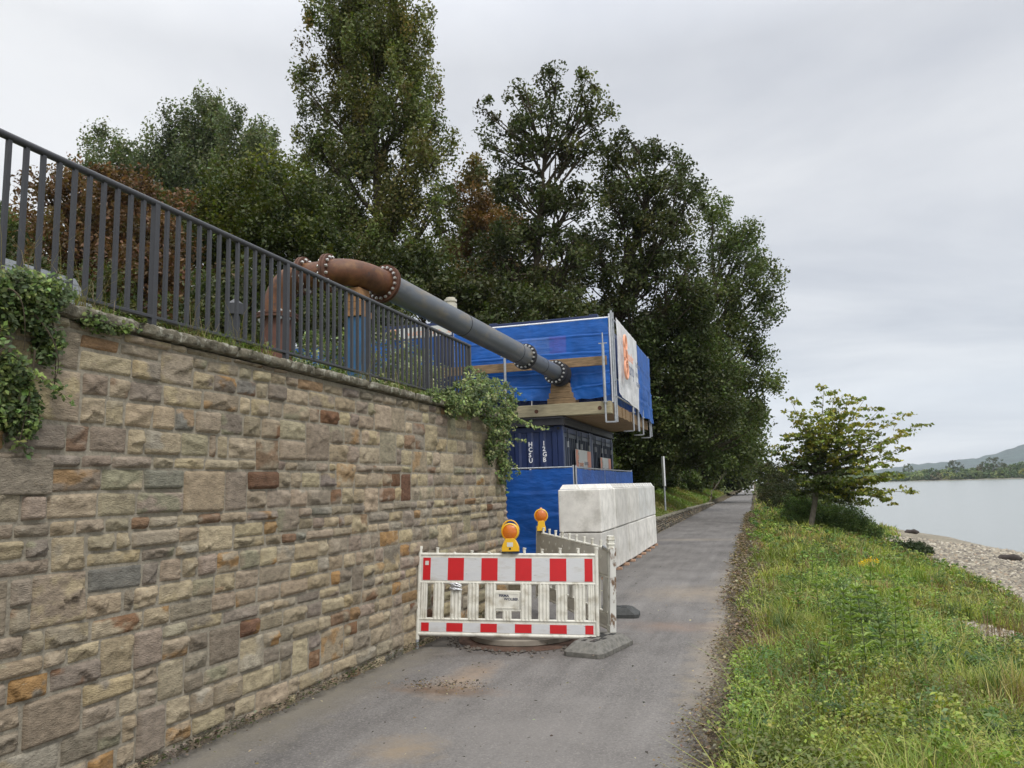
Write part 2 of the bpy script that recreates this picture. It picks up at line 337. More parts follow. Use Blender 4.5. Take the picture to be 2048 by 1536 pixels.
def vegedge(y): return np.interp(y, [0, 8, 11, 14, 18, 22, 27, 33, 39, 44, 60, 100], [4.4, 4.4, 4.0, 4.5, 4.9, 5.2, 5.4, 4.8, 5.1, 6.2, 9, 9])
def patch(x, y): return ((x-3.15)/.75)**2+((y-11.7)/1.15)**2+(fbm(np.stack([x*2, y*2, x*0+90], -1), 3)-.5)*1.6
gx, gy = V[:,0], V[:,1]
wob = (fbm(np.stack([gx*.8, gy*.8, gx*0], -1), 3)-.5)*1.6
beach = np.maximum(sm((gx-vegedge(gy)+wob)/.5), sm((1.1-patch(gx, gy))/.4))
dirt = np.where((gx < -3.3) & (gy > 10.5) & (gy < 23) & (gx > -8), 1.0, 0.0)+np.where((gx > -3.4) & (gx < 0.1), 1.0, 0)
dirt = np.maximum(dirt, sm((.25-gx)/.3)*(gx > -.4))
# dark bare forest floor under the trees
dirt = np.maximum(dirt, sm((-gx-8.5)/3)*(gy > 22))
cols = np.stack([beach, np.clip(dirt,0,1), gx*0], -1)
g = npmesh('ground', V, F, cols, groundmat(), smooth=True); tag(g, 'sloping river bank of grass, gravel and earth', 'ground', kind='structure')

# path
def asphalt():
    m = bpy.data.materials.new('asphalt'); m.use_nodes = True; nt = m.node_tree; b = nt.nodes['Principled BSDF']
    b.inputs['Roughness'].default_value = .85; b.inputs['Specular IOR Level'].default_value = .3
    tc = N(nt, 'ShaderNodeTexCoord'); o = tc.outputs['Object']
    n1 = N(nt, 'ShaderNodeTexNoise', i_Scale=.9, i_Detail=7, i_Roughness=.6); L(nt, o, n1.inputs['Vector'])
    r1 = N(nt, 'ShaderNodeValToRGB'); L(nt, n1.outputs[0], r1.inputs[0])
    r1.color_ramp.elements[0].position=.3; r1.color_ramp.elements[0].color=(.105,.098,.092,1); r1.color_ramp.elements[1].position=.72; r1.color_ramp.elements[1].color=(.175,.165,.155,1)
    # fine grain
    n2 = N(nt, 'ShaderNodeTexNoise', i_Scale=45, i_Detail=6, i_Roughness=.8); L(nt, o, n2.inputs['Vector'])
    mr = N(nt, 'ShaderNodeMapRange'); L(nt, n2.outputs[0], mr.inputs[0]); mr.inputs[1].default_value=.3; mr.inputs[2].default_value=.7; mr.inputs[3].default_value=.55; mr.inputs[4].default_value=1.45
    s = N(nt, 'ShaderNodeVectorMath', operation='SCALE'); L(nt, r1.outputs[0], s.inputs[0]); L(nt, mr.outputs[0], s.inputs['Scale']); c = s.outputs[0]
    # light aggregate grains and long faint tyre-worn streaks
    vo = N(nt, 'ShaderNodeTexVoronoi', i_Scale=110); L(nt, o, vo.inputs['Vector']); sv = N(nt, 'ShaderNodeSeparateXYZ'); L(nt, vo.outputs['Color'], sv.inputs[0])
    m3 = N(nt, 'ShaderNodeMapRange'); L(nt, sv.outputs[0], m3.inputs[0]); m3.inputs[1].default_value=.82; m3.inputs[2].default_value=1.0; m3.inputs[3].default_value=0; m3.inputs[4].default_value=.55
    mm = N(nt, 'ShaderNodeMixRGB'); L(nt, m3.outputs[0], mm.inputs[0]); L(nt, c, mm.inputs[1]); mm.inputs[2].default_value=(.30,.28,.25,1); c = mm.outputs[0]
    mp = N(nt, 'ShaderNodeMapping'); mp.inputs['Scale'].default_value=(3.2,.35,1); L(nt, o, mp.inputs[0])
    ns = N(nt, 'ShaderNodeTexNoise', i_Scale=1.6, i_Detail=6, i_Roughness=.6); L(nt, mp.outputs[0], ns.inputs['Vector'])
    m4 = N(nt, 'ShaderNodeMapRange'); L(nt, ns.outputs[0], m4.inputs[0]); m4.inputs[1].default_value=.3; m4.inputs[2].default_value=.7; m4.inputs[3].default_value=.80; m4.inputs[4].default_value=1.16
    s4 = N(nt, 'ShaderNodeVectorMath', operation='SCALE'); L(nt, c, s4.inputs[0]); L(nt, m4.outputs[0], s4.inputs['Scale']); c = s4.outputs[0]
    def blob(c, cx, cy, rx, ry, col, amt, sc=3.0):
        # a dust patch of its own outline lying on the asphalt
        sb = N(nt, 'ShaderNodeVectorMath', operation='SUBTRACT'); L(nt, o, sb.inputs[0]); sb.inputs[1].default_value=(cx,cy,0)
        ml = N(nt, 'ShaderNodeVectorMath', operation='MULTIPLY'); L(nt, sb.outputs[0], ml.inputs[0]); ml.inputs[1].default_value=(1/rx,1/ry,0)
        ln = N(nt, 'ShaderNodeVectorMath', operation='LENGTH'); L(nt, ml.outputs[0], ln.inputs[0])
        nn = N(nt, 'ShaderNodeTexNoise', i_Scale=sc, i_Detail=8, i_Roughness=.7); L(nt, o, nn.inputs['Vector'])
        ad = N(nt, 'ShaderNodeMath', operation='MULTIPLY_ADD'); L(nt, nn.outputs[0], ad.inputs[0]); ad.inputs[1].default_value=2.4; L(nt, ln.outputs['Value'], ad.inputs[2])
        mr = N(nt, 'ShaderNodeMapRange'); L(nt, ad.outputs[0], mr.inputs[0]); mr.inputs[1].default_value=2.5; mr.inputs[2].default_value=1.2; mr.inputs[3].default_value=0; mr.inputs[4].default_value=amt
        mx = N(nt, 'ShaderNodeMixRGB'); L(nt, mr.outputs[0], mx.inputs[0]); L(nt, c, mx.inputs[1]); mx.inputs[2].default_value=(*col,1); return mx.outputs[0]
    c = blob(c, -2.62, 6.75, .22, .65, (.32,.23,.15), .6, 5)
    c = blob(c, -2.65, 6.35, .5, .18, (.20,.13,.08), .8, 9)
    c = blob(c, -2.35, 4.9, .28, .3, (.24,.18,.11), .8, 7)
    c = blob(c, -1.0, 12.5, .9, .9, (.29,.235,.17), .5, 5)
    c = blob(c, -1.0, 9.6, .7, .35, (.22,.15,.11), .5)
    c = blob(c, -.45, 8.2, .28, 2.6, (.33,.27,.19), .55, 4)
    c = blob(c, -.5, 14, .25, 4, (.30,.25,.18), .5, 4)
    c = blob(c, -3.55, 6, .35, 6, (.19,.17,.13), .7, 5)
    c = blob(c, -2.0, 24, 1.6, .5, (.32,.27,.2), .4)
    c = blob(c, -1.6, 5.2, 1.3, 1.3, (.21,.195,.18), .5, 1.5)
    c = blob(c, -2.65, 8.6, 1.15, .9, (.07,.055,.045), .9, 4)
    L(nt, c, b.inputs['Base Color'])
    bu = N(nt, 'ShaderNodeBump', i_Strength=.5, i_Distance=.004); L(nt, n2.outputs[0], bu.inputs['Height'])
    n4 = N(nt, 'ShaderNodeTexNoise', i_Scale=2.5, i_Detail=3); L(nt, o, n4.inputs['Vector'])
    bu2 = N(nt, 'ShaderNodeBump', i_Strength=.35, i_Distance=.02); L(nt, n4.outputs[0], bu2.inputs['Height']); L(nt, bu.outputs[0], bu2.inputs['Normal'])
    L(nt, bu2.outputs[0], b.inputs['Normal'])
    return m
py_ = np.concatenate([np.arange(-3,30,.12), np.arange(30,80,.5), np.arange(80,165,3)])
n_ = len(py_)
left = np.where(py_ < 11, -3.98, np.where(py_ < 22.5, -3.8, np.interp(py_, [22.5,60,66,123,165], [-3.34,-3.05,-2.9,-2.3,-2.0])))
left = left+np.where(py_ > 62, (fbm(np.stack([py_*1.1, py_*0, py_*0],-1),3)-.5)*.3, 0)
right = -.36+(fbm(np.stack([py_*1.6, py_*0+4, py_*0],-1),4)-.5)*.22
tt = np.linspace(0,1,6)
PX = left[:,None]*(1-tt)+right[:,None]*tt
V = np.stack([PX, np.repeat(py_[:,None],6,1), PX*0+.004], -1).reshape(-1,3)
I = np.arange(n_*6).reshape(n_,6); F = np.stack([I[:-1,:-1], I[:-1,1:], I[1:,1:], I[1:,:-1]], -1).reshape(-1,4)
pth = npmesh('path', V, F, None, asphalt()); tag(pth, 'grey asphalt riverside path with dusty patches', 'path', kind='structure')

# water
def watermat():
    m = bpy.data.materials.new('water'); m.use_nodes = True; nt = m.node_tree; b = nt.nodes['Principled BSDF']
    b.inputs['Base Color'].default_value = (.22,.235,.22,1); b.inputs['Roughness'].default_value = .20; b.inputs['IOR'].default_value = 1.33
    tc = N(nt, 'ShaderNodeTexCoord'); mp = N(nt, 'ShaderNodeMapping'); mp.inputs['Scale'].default_value = (1.0,.35,1); L(nt, tc.outputs['Object'], mp.inputs[0])
    n = N(nt, 'ShaderNodeTexNoise', i_Scale=.7, i_Detail=5, i_Roughness=.55); L(nt, mp.outputs[0], n.inputs['Vector'])
    bu = N(nt, 'ShaderNodeBump', i_Strength=.25, i_Distance=.22); L(nt, n.outputs[0], bu.inputs['Height']); L(nt, bu.outputs[0], b.inputs['Normal'])
    return m
wv = [(6,-60,WL),(1400,-60,WL),(1400,2600,WL),(6,2600,WL)]
wo = MB().add(wv, [(0,1,2,3)]).build('river', watermat()); tag(wo, 'broad pale grey river', 'river', kind='structure')
# far bank and hills
bank = [(700,560),(400,625),(250,672),(202,690),(134,706),(100,745),(90,830),(92,1000),(112,1400),(160,2200)]
bm = MB()
for off, z in ((0,WL-.5),(0.6,WL+.25),(8,WL+1.0),(60,WL+2)):
    for i,(x,y) in enumerate(bank):
        d = Vector(bank[min(i+1,len(bank)-1)])-Vector(bank[max(i-1,0)]); d.normalize(); nn = Vector((-d.y,d.x)); 
        if nn.dot(Vector((1,.6))) < 0: nn = -nn
        bm.v.append((x+nn.x*off, y+nn.y*off, z))
nb = len(bank)
for r in range(3):
    for i in range(nb-1): bm.f.append((r*nb+i, r*nb+i+1, (r+1)*nb+i+1, (r+1)*nb+i))
fb = bm.build('far_bank', mat('far_bank', (.20,.19,.14), .95, var=.3, vscale=.1)); tag(fb, 'low shingle bank on the far side of the river', 'river bank', kind='structure')
hp = [(a_,b_+.13) for a_,b_ in [(-6,-.3),(0,-.2),(3.5,-.15),(4.9,.05),(6.6,.25),(8,.38),(9.6,.66),(11,.72),(12.3,.80),(13.6,.95),(14.6,1.15),(15.5,1.42),(16.3,1.70),(18,2.1),(21,2.7),(26,3.0),(32,2.6),(40,2.2)]]
az = np.radians(np.linspace(-6,40,240)); el = np.interp(np.degrees(az), [a for a,_ in hp], [e for _,e in hp])
hv = []; D0 = 4200
R_ = np.linspace(0,1,14)
nz = fbm(np.stack([np.degrees(az)*3, az*0, az*0],-1),4)-.5
for k in R_:
    Dk = 3000+k*1400
    ridge = np.tan(np.radians(el))*D0+CAM_H+nz*16
    base = -20
    zz = base+(ridge-base)*sin(k*pi/2)**1.3+ (fbm(np.stack([np.degrees(az)*2.2, az*0+k*5, az*0],-1),4)-.5)*60*k*(1-k)
    hv.append(np.stack([np.sin(az)*Dk, np.cos(az)*Dk, zz],-1))
for k in (.5,1.0):
    hv.append(np.stack([np.sin(az)*(4400+900*k), np.cos(az)*(4400+900*k), hv[13][:,2]*(1-k)-20*k],-1))
hv = np.array(hv); nr = len(hv)
I = np.arange(nr*240).reshape(nr,240); F = np.stack([I[:-1,:-1], I[:-1,1:], I[1:,1:], I[1:,:-1]], -1).reshape(-1,4)
hl = npmesh('hills', hv.reshape(-1,3), F, None, mat('hill_forest', (.035,.06,.045), .95, var=.5, vscale=.012, bump=1, bscale=.03, bdist=20), smooth=True)
tag(hl, 'long wooded hill ridge fading blue beyond the river', 'hills', kind='structure')

# ------------------------------------------------------------------ stone walls
def stones(u0, u1, z0, topf, rowh, lens, dbl, org, ud, nd, depth, seed, grid=.013, pal=None, minw=.1):
    """masonry as one mesh; returns V,F,C. topf(u) = wall top"""
    r = random.Random(seed); rows = [z0]
    zt = max(topf(u0), topf(u1))
    while rows[-1] < zt: rows.append(rows[-1]+r.uniform(*rowh))
    occ = [[] for _ in rows]; rects = []
    for i in range(len(rows)-1):
        u = u0
        segs = sorted(occ[i])
        while u < u1-.02:
            blk = [s for s in segs if s[0] <= u+.01 < s[1]]
            if blk: u = blk[0][1]; continue
            nxt = min([s[0] for s in segs if s[0] > u]+[u1]); free = nxt-u
            Lr = r.uniform(*lens)
            if r.random() < .12: Lr *= .55
            if free-Lr < minw: Lr = free if free < lens[1]*1.35 else free/2
            top = i+1
            if r.random() < dbl and i+2 < len(rows) and Lr > .2:
                top = i+2
                # keep clear of stones already there
                if not any(s[0] < u+Lr and s[1] > u for s in occ[i+1]): occ[i+1].append((u, u+Lr))
                else: top = i+1
            rects.append((u, u+Lr, rows[i], rows[top])); u += Lr
    VV=[];FF=[];CC=[];nb=0
    pal = pal or [((.35,.285,.20),6),((.30,.25,.183),6),((.39,.325,.22),6),((.295,.24,.182),5),((.33,.29,.20),2),((.24,.205,.16),5),((.28,.18,.10),.5),((.16,.09,.055),.45),((.21,.20,.165),.8)]
    pc=[p for p,_ in pal]; pw=[q for _,q in pal]
    for (a,b,c,d) in rects:
        mid=(a+b)/2; tp=topf(mid)
        if c > tp-.03: continue
        j=.011; g_=.0055
        a2=a+g_+r.uniform(0,j*.5); b2=b-g_-r.uniform(0,j*.5); c2=c+g_+r.uniform(0,j*.4); d2=min(d,tp)-g_-r.uniform(0,j*.4)
        if d2-c2 < .03 or b2-a2 < .04: continue
        W_=b2-a2; H_=d2-c2
        gr = grid*(1+max(0,(mid-4))*.16)
        nu=max(6,int(W_/gr)); nv_=max(5,int(H_/gr))
        uu,vv=np.meshgrid(np.linspace(0,W_,nu+1),np.linspace(0,H_,nv_+1))
        kk=[r.uniform(-.6,.6)*j for _ in range(8)]
        s=uu/W_; t=vv/H_
        U=a2+uu+(1-s)*(1-t)*kk[0]+s*(1-t)*kk[1]+s*t*kk[2]+(1-s)*t*kk[3]
        Vv=c2+vv+(1-s)*(1-t)*kk[4]+s*(1-t)*kk[5]+s*t*kk[6]+(1-s)*t*kk[7]
        pp=np.stack([U*9,Vv*9,U*0+seed],-1)
        wx=(fbm(np.stack([U*22,Vv*22,U*0+a*7],-1),3)-.5)
        e=np.minimum(np.minimum(uu,W_-uu),np.minimum(vv,H_-vv))
        edge=np.clip(e/.014,0,1); edge=np.sqrt(1-(1-edge)**2)
        h=np.full_like(uu, depth*r.uniform(.55,1.1)); style=r.random()
        if style>.22:
            for q in range(r.randint(3,7)):
                th=r.uniform(0,2*pi); sl=r.uniform(.15,.75); x0=r.uniform(.15,.85)*W_; y0=r.uniform(.1,.9)*H_
                pl_=depth*r.uniform(.6,1.3)+.7*sl*(cos(th)*(uu-x0)+sin(th)*(vv-y0)*1.4)+wx*.03
                h=np.minimum(h,pl_) if r.random()<.62 else np.where(pl_>h,h,h*.4+pl_*.6)
            # a sharp ledge: the upper part stands proud of the chipped lower part
            if r.random()<.8:
                lv=H_*r.uniform(.12,.55)+(fbm(np.stack([U*16,U*0+a*3,U*0],-1),4)-.5)*H_*1.1+(uu/W_-.5)*H_*r.uniform(-.5,.5)
                h=h+depth*.35*np.clip(1-np.abs(vv-lv)/(H_*.25),0,1)*(vv>=lv)
                h=np.where(vv<lv, h-depth*r.uniform(.6,1.15)*np.clip(1-(lv-vv)/(H_*.7),0,1), h)
        else: h=h*.8
        h=np.maximum(h,.002)
        h=h+(fbm(pp*2.5,4)-.5)*.012
        h=h*edge-(1-edge)*.004
        h[0,:]=-.012; h[-1,:]=-.012; h[:,0]=-.012; h[:,-1]=-.012
        p=org[None,None]+U[...,None]*ud+Vv[...,None]*np.array([0,0,1.])+h[...,None]*nd
        VV.append(p.reshape(-1,3)); ii=np.arange((nu+1)*(nv_+1)).reshape(nv_+1,nu+1)+nb
        FF.append(np.stack([ii[:-1,:-1],ii[:-1,1:],ii[1:,1:],ii[1:,:-1]],-1).reshape(-1,4)); nb+=(nu+1)*(nv_+1)
        base=np.array(r.choices(pc,pw)[0])*r.uniform(.86,1.12)
        base=base*np.array([1,r.uniform(.97,1.03),r.uniform(.93,1.05)])
        col=np.repeat(base[None],(nu+1)*(nv_+1),0).reshape(nv_+1,nu+1,3)
        # rust or tan blotch with its own outline
        if r.random()<.42:
            oc=np.array(r.choice([(.34,.20,.08),(.20,.11,.06),(.40,.33,.20),(.40,.32,.19),(.25,.24,.16),(.33,.30,.24)]))
            f=sm((fbm(np.stack([U*6,Vv*9,U*0+b*5],-1),4)-r.uniform(.42,.55))/.08)[...,None]*r.uniform(.5,.95); col=col*(1-f)+oc*f
        # fine strata
        stt=(fbm(np.stack([U*3,Vv*38+U*r.uniform(-6,6),U*0],-1),3)-.5)[...,None]*.30; col=col*(1+stt)
        CC.append(np.clip(col,.01,1).reshape(-1,3))
    return np.concatenate(VV),np.concatenate(FF),np.concatenate(CC)
# near retaining wall
UD=np.array([.0437,1.0,0]); UD/=np.linalg.norm(UD); ND=np.array([UD[1],-UD[0],0]); ORG=np.array([-3.76-.0437*4.66,0,0])
def wp(u, off=0, z=0):    # point on the wall line: u = distance along, off = towards the river
    p=ORG+UD*u+ND*off; return Vector((p[0],p[1],z))
def ctop(u): return float(np.interp(u,[2,3.2,6,9,11],[2.86,2.845,2.81,2.77,2.74]))
wall=thing('stone_wall','high retaining wall of rough tan and brown sandstone blocks under the railing','wall',wp(6.5,-.3,0))
def child_fix(o,parent): o.parent=parent; o.matrix_parent_inverse=Matrix.Translation(-parent.location) if parent.rotation_euler.z==0 else (Matrix.Translation(parent.location)@Matrix.Rotation(parent.rotation_euler.z,4,'Z')).inverted()
def fixed(o,p): child_fix(o,p); return o
V,F,C=stones(2.2,10.86,-.05,lambda u:ctop(u)-.072,(.082,.175),(.14,.42),.15,ORG,UD,ND,.027,11)
fixed(npmesh('masonry',V,F,C,M['stone'],smooth=False),wall)
# the return of the wall at its far corner
EO=ORG+UD*10.86
V,F,C=stones(0,.85,-.05,lambda u:2.65,(.11,.18),(.2,.45),.2,EO,-ND,UD,.03,12,grid=.03)
fixed(npmesh('masonry_return',V,F,C,M['stone']),wall)
mb=MB(); a=wp(2.2,-.010); b=wp(10.855,-.010); c=wp(10.855,-.85); d=wp(2.2,-.85)
vs=[]
for z in (0,1):
    for q,u in ((a,2.2),(b,10.855),(c,10.855),(d,2.2)): vs.append((q.x,q.y,-.1 if z==0 else ctop(u)-.080))
mb.add(vs,[(0,3,2,1),(4,5,6,7),(0,1,5,4),(1,2,6,5),(2,3,7,6),(3,0,4,7)]); fixed(mb.build('mortar',M['mortar']),wall)
# coping slabs with rough fronts
VV=[];FF=[];nb=0; u=2.2; r=random.Random(5)
while u<10.9:
    l=min(r.uniform(.55,1.05),10.93-u)
    if 10.93-u-l<.3: l=10.93-u
    nu=int(l/.02)+2; prof=[(-.84,-.085),(.050,-.072),(.062,-.064),(.066,-.020),(.058,-.003),(.045,.0),(-.1,.004),(-.4,.0),(-.84,0)]
    us=np.linspace(u+.004,u+l-.004,nu); pr=[]
    for k,(o_,z_) in enumerate(prof):
        zz=np.array([ctop(x) for x in us])+z_; oo=np.full(nu,o_)
        if 0<k<8:
            q=np.stack([us*14,us*0+k*.9,us*0+u],-1); oo=oo+(fbm(q*2.2,4)-.5)*.045; zz=zz+(fbm(q*2.2+9,4)-.5)*.018
        if k in (1,2,3,4): oo=oo-.05*sm((.04-(us-u))/.04)-.05*sm((us-u-l+.04)/.04)
        pr.append(ORG[None]+us[:,None]*UD+oo[:,None]*ND+np.stack([us*0,us*0,zz],-1))
    pr=np.array(pr); VV.append(pr.reshape(-1,3)); ii=np.arange(9*nu).reshape(9,nu)+nb; nb+=9*nu
    FF.append(np.stack([ii[:-1,:-1],ii[:-1,1:],ii[1:,1:],ii[1:,:-1]],-1).reshape(-1,4)); FF.append(np.stack([ii[8,:-1],ii[8,1:],ii[0,1:],ii[0,:-1]],-1))
    for e_ in (0,nu-1):
        c9=ii[:,e_]; FF.append(np.array([[c9[0],c9[1],c9[2],c9[3]],[c9[0],c9[3],c9[4],c9[5]],[c9[0],c9[5],c9[6],c9[7]],[c9[0],c9[7],c9[8],c9[8]]])[:3])
    u+=l
fixed(npmesh('coping',np.concatenate(VV),np.concatenate(FF),None,M['coping']),wall)
# large smooth stone set in at the left end
bb=MB(); p0=wp(2.3,.03,0)
A=Matrix(((ND[0],UD[0],0,ORG[0]),(ND[1],UD[1],0,ORG[1]),(0,0,1,0),(0,0,0,1)))
bb.box(-.1,.024,2.35,3.42,1.735,1.935,A,col=(.25,.215,.165))
fixed(bb.build('smooth_block',M['stone'],bevel=.012),wall)
# low kerb wall further along the path
V,F,C=stones(0,38.5,-.03,lambda u:float(np.interp(u,[0,5,20,38],[.46,.43,.33,.12])),(.055,.10),(.15,.4),.1,np.array([-3.36,22.6,0]),np.array([.0076,1,0]),np.array([1,-.0076,0]),.05,21,grid=.06,pal=[((.20,.17,.13),5),((.14,.125,.10),5),((.25,.21,.15),3),((.10,.09,.075),3)])
lw=thing('low_stone_wall','low dark rubble kerb wall along the left edge of the path beyond the concrete blocks','wall',(-3.4,22.6,0))
fixed(npmesh('masonry',V,F,C,M['stone']),lw)
mb=MB(); n_=40
for i in range(n_):
    y0=22.6+i*38.5/n_; y1=y0+38.5/n_; h0=float(np.interp(i/n_*38.5,[0,5,20,38],[.46,.43,.33,.12])); h1=float(np.interp((i+1)/n_*38.5,[0,5,20,38],[.46,.43,.33,.12]))
    x0=-3.365+.0076*(y0-22.6); x1=-3.365+.0076*(y1-22.6)
    mb.add([(x0,y0,-.05),(x1,y1,-.05),(x1-.35,y1,-.05),(x0-.35,y0,-.05),(x0,y0,h0-.01),(x1,y1,h1-.01),(x1-.35,y1,h1-.01),(x0-.35,y0,h0-.01)],[(4,5,6,7),(0,1,5,4),(0,4,7,3),(2,3,7,6)])
fixed(mb.build('mortar',mat('mortar_dark',(.07,.065,.05),.95,var=.4)),lw)
mb=MB(); r=random.Random(3); y=22.6
while y<59:
    l=r.uniform(.5,.9); h=float(np.interp(y-22.6,[0,5,20,38],[.46,.43,.33,.12])); x=-3.36+.0076*(y-22.6)
    mb.box(x-.38+r.uniform(-.02,.02),x+.05+r.uniform(-.02,.02),y+.008,y+l-.008,h,h+.07+r.uniform(-.01,.01)); y+=l
fixed(mb.build('coping',M['coping'],bevel=.012),lw)

# ------------------------------------------------------------------ railing
rl=thing('metal_railing','dark grey steel railing with square balusters on top of the high stone wall','railing',wp(6,-.13,2.8))
def rtop(u): return float(np.interp(u,[2,3.1,6,10],[3.82,3.80,3.755,3.685]))
RO=-.13
mb=MB(); us=[2.3+(9.9-2.3)*i/24 for i in range(25)]
pts=[wp(q,RO,rtop(q)-.022) for q in us]
mb.tube([p for p in pts],.024,12); o=mb.build('top_rail',M['rail'],smooth=True); fixed(o,rl)
mb=MB(); mb.bar(wp(2.3,RO,rtop(2.3)-.86),wp(9.88,RO,rtop(9.88)-.80),.045,.022); fixed(mb.build('bottom_rail',M['rail'],bevel=.003),rl)
posts=[2.82,4.24,5.745,7.15,8.55,9.87]
ang=math.atan2(-UD[0],UD[1])
for q in posts:
    mb=MB(); t=wp(q,RO,0); Mx=Matrix.Translation(t)@Matrix.Rotation(ang,4,'Z')
    mb.box(-.022,.022,-.022,.022,ctop(q)-.02,rtop(q)-.03,Mx); fixed(mb.build('post',M['rail'],bevel=.003),rl)
for k in range(len(posts)-1):
    a,b=posts[k],posts[k+1]; n_=round((b-a)/.106)
    for i in range(1,n_):
        q=a+(b-a)*i/n_; t=wp(q,RO,0); Mx=Matrix.Translation(t)@Matrix.Rotation(ang,4,'Z')
        zb=rtop(2.3)-.86+(rtop(9.88)-.80-rtop(2.3)+.86)*(q-2.3)/7.58+.008
        mb=MB(); mb.box(-.0125,.0125,-.0125,.0125,zb,rtop(q)-.03,Mx); fixed(mb.build('baluster',M['rail']),rl)
for q in (2.40,2.50,2.61,2.71):
    t=wp(q,RO,0); Mx=Matrix.Translation(t)@Matrix.Rotation(ang,4,'Z'); mb=MB(); mb.box(-.0125,.0125,-.0125,.0125,2.97,rtop(q)-.03,Mx); fixed(mb.build('baluster',M['rail']),rl)
# ------------------------------------------------------------------ text
def text(s, size, m, parent=None, mw=None, name='lettering', ext=.001, bold=0.0, sx=1.0, align='LEFT', sp=1.0):
    cu=bpy.data.curves.new('txt','FONT'); cu.body=s; cu.size=size; cu.extrude=ext; cu.offset=bold; cu.align_x=align; cu.space_line=sp; cu.resolution_u=3
    ob=bpy.data.objects.new('txt',cu); COL.objects.link(ob)
    dg=bpy.context.evaluated_depsgraph_get(); me=bpy.data.meshes.new_from_object(ob.evaluated_get(dg)); bpy.data.objects.remove(ob)
    me.transform(Matrix.Diagonal((sx,1,1,1)))
    if mw is not None: me.transform(mw)
    me.materials.clear(); me.materials.append(m); o=bpy.data.objects.new(name,me); COL.objects.link(o)
    if parent: o.parent=parent
    return o
def frame3(o,x,y):   # matrix with text x axis, y axis
    x=Vector(x).normalized(); y=Vector(y).normalized(); z=x.cross(y)
    return Matrix(((x.x,y.x,z.x,o[0]),(x.y,y.y,z.y,o[1]),(x.z,y.z,z.z,o[2]),(0,0,0,1)))
def PXx(px,py,x):
    d=CM@Vector(((px-1024)/1538,-(py-768)/1538,-1)); t=x/d.x
    return Vector((x,d.y*t,CAM_H+d.z*t))
# ------------------------------------------------------------------ barriers
def barrier_frame(mb,W,pegs,seed,broken=0.5,H0=.135,slots=True,plate=None):
    r=random.Random(seed)
    # uprights
    for x in (.02,W-.02): mb.cyl((x,0,.10),(x,0,1.085),.022,10); mb.cyl((x,0,1.06),(x,0,1.09),.026,10)
    # horizontal round rails
    for z,rr in ((1.0,.019),(.70,.016),(.315,.016),(.16,.022)): mb.cyl((.03,0,z),(W-.03,0,z),rr,10)
    mb.box(.04,W-.04,-.012,.012,.70,.99); mb.box(.04,W-.04,-.012,.012,.16,.30)
    for i,h in enumerate(pegs):
        x=.02+(W-.04)*(i+1)/(len(pegs)+1)
        if h<=0: mb.tube([(x,0,1.005),(x+.004,0,1.03)],[.024,.012],8); continue
        mb.tube([(x,0,1.0),(x+r.uniform(-.004,.004),0,1.01+h),(x,0,1.012+h),(x+.002,0,1.022+h)],[.016,.016,.021,.020],9)
def band(parent,W,z0,z1,y,first,n=5,name='reflective_band'):
    # white sheet with red fields, the two end fields are half width
    full=(W-.10)/(n*2-1+0.0)
    st=.055; b=thing_part(name,parent)
    mb=MB(); mb.box(st,W-st,y-.0015,y+.0005,z0,z1); o=mb.build(name,M['bandwhite'],parent)
    seq=[.5]+[1]*9+[.5]; tot=sum(seq); u=st+.002; sc=(W-2*st-.004)/tot; red=True
    for q in seq:
        wdt=q*sc
        if red:
            mb=MB(); mb.box(u+.004,u+wdt-.004,y-.0035,y-.0017,z0+.004,z1-.004); mb.build('red_field',M['bandred'],o)
        red=not red; u+=wdt
    return o
def thing_part(n,p): return None
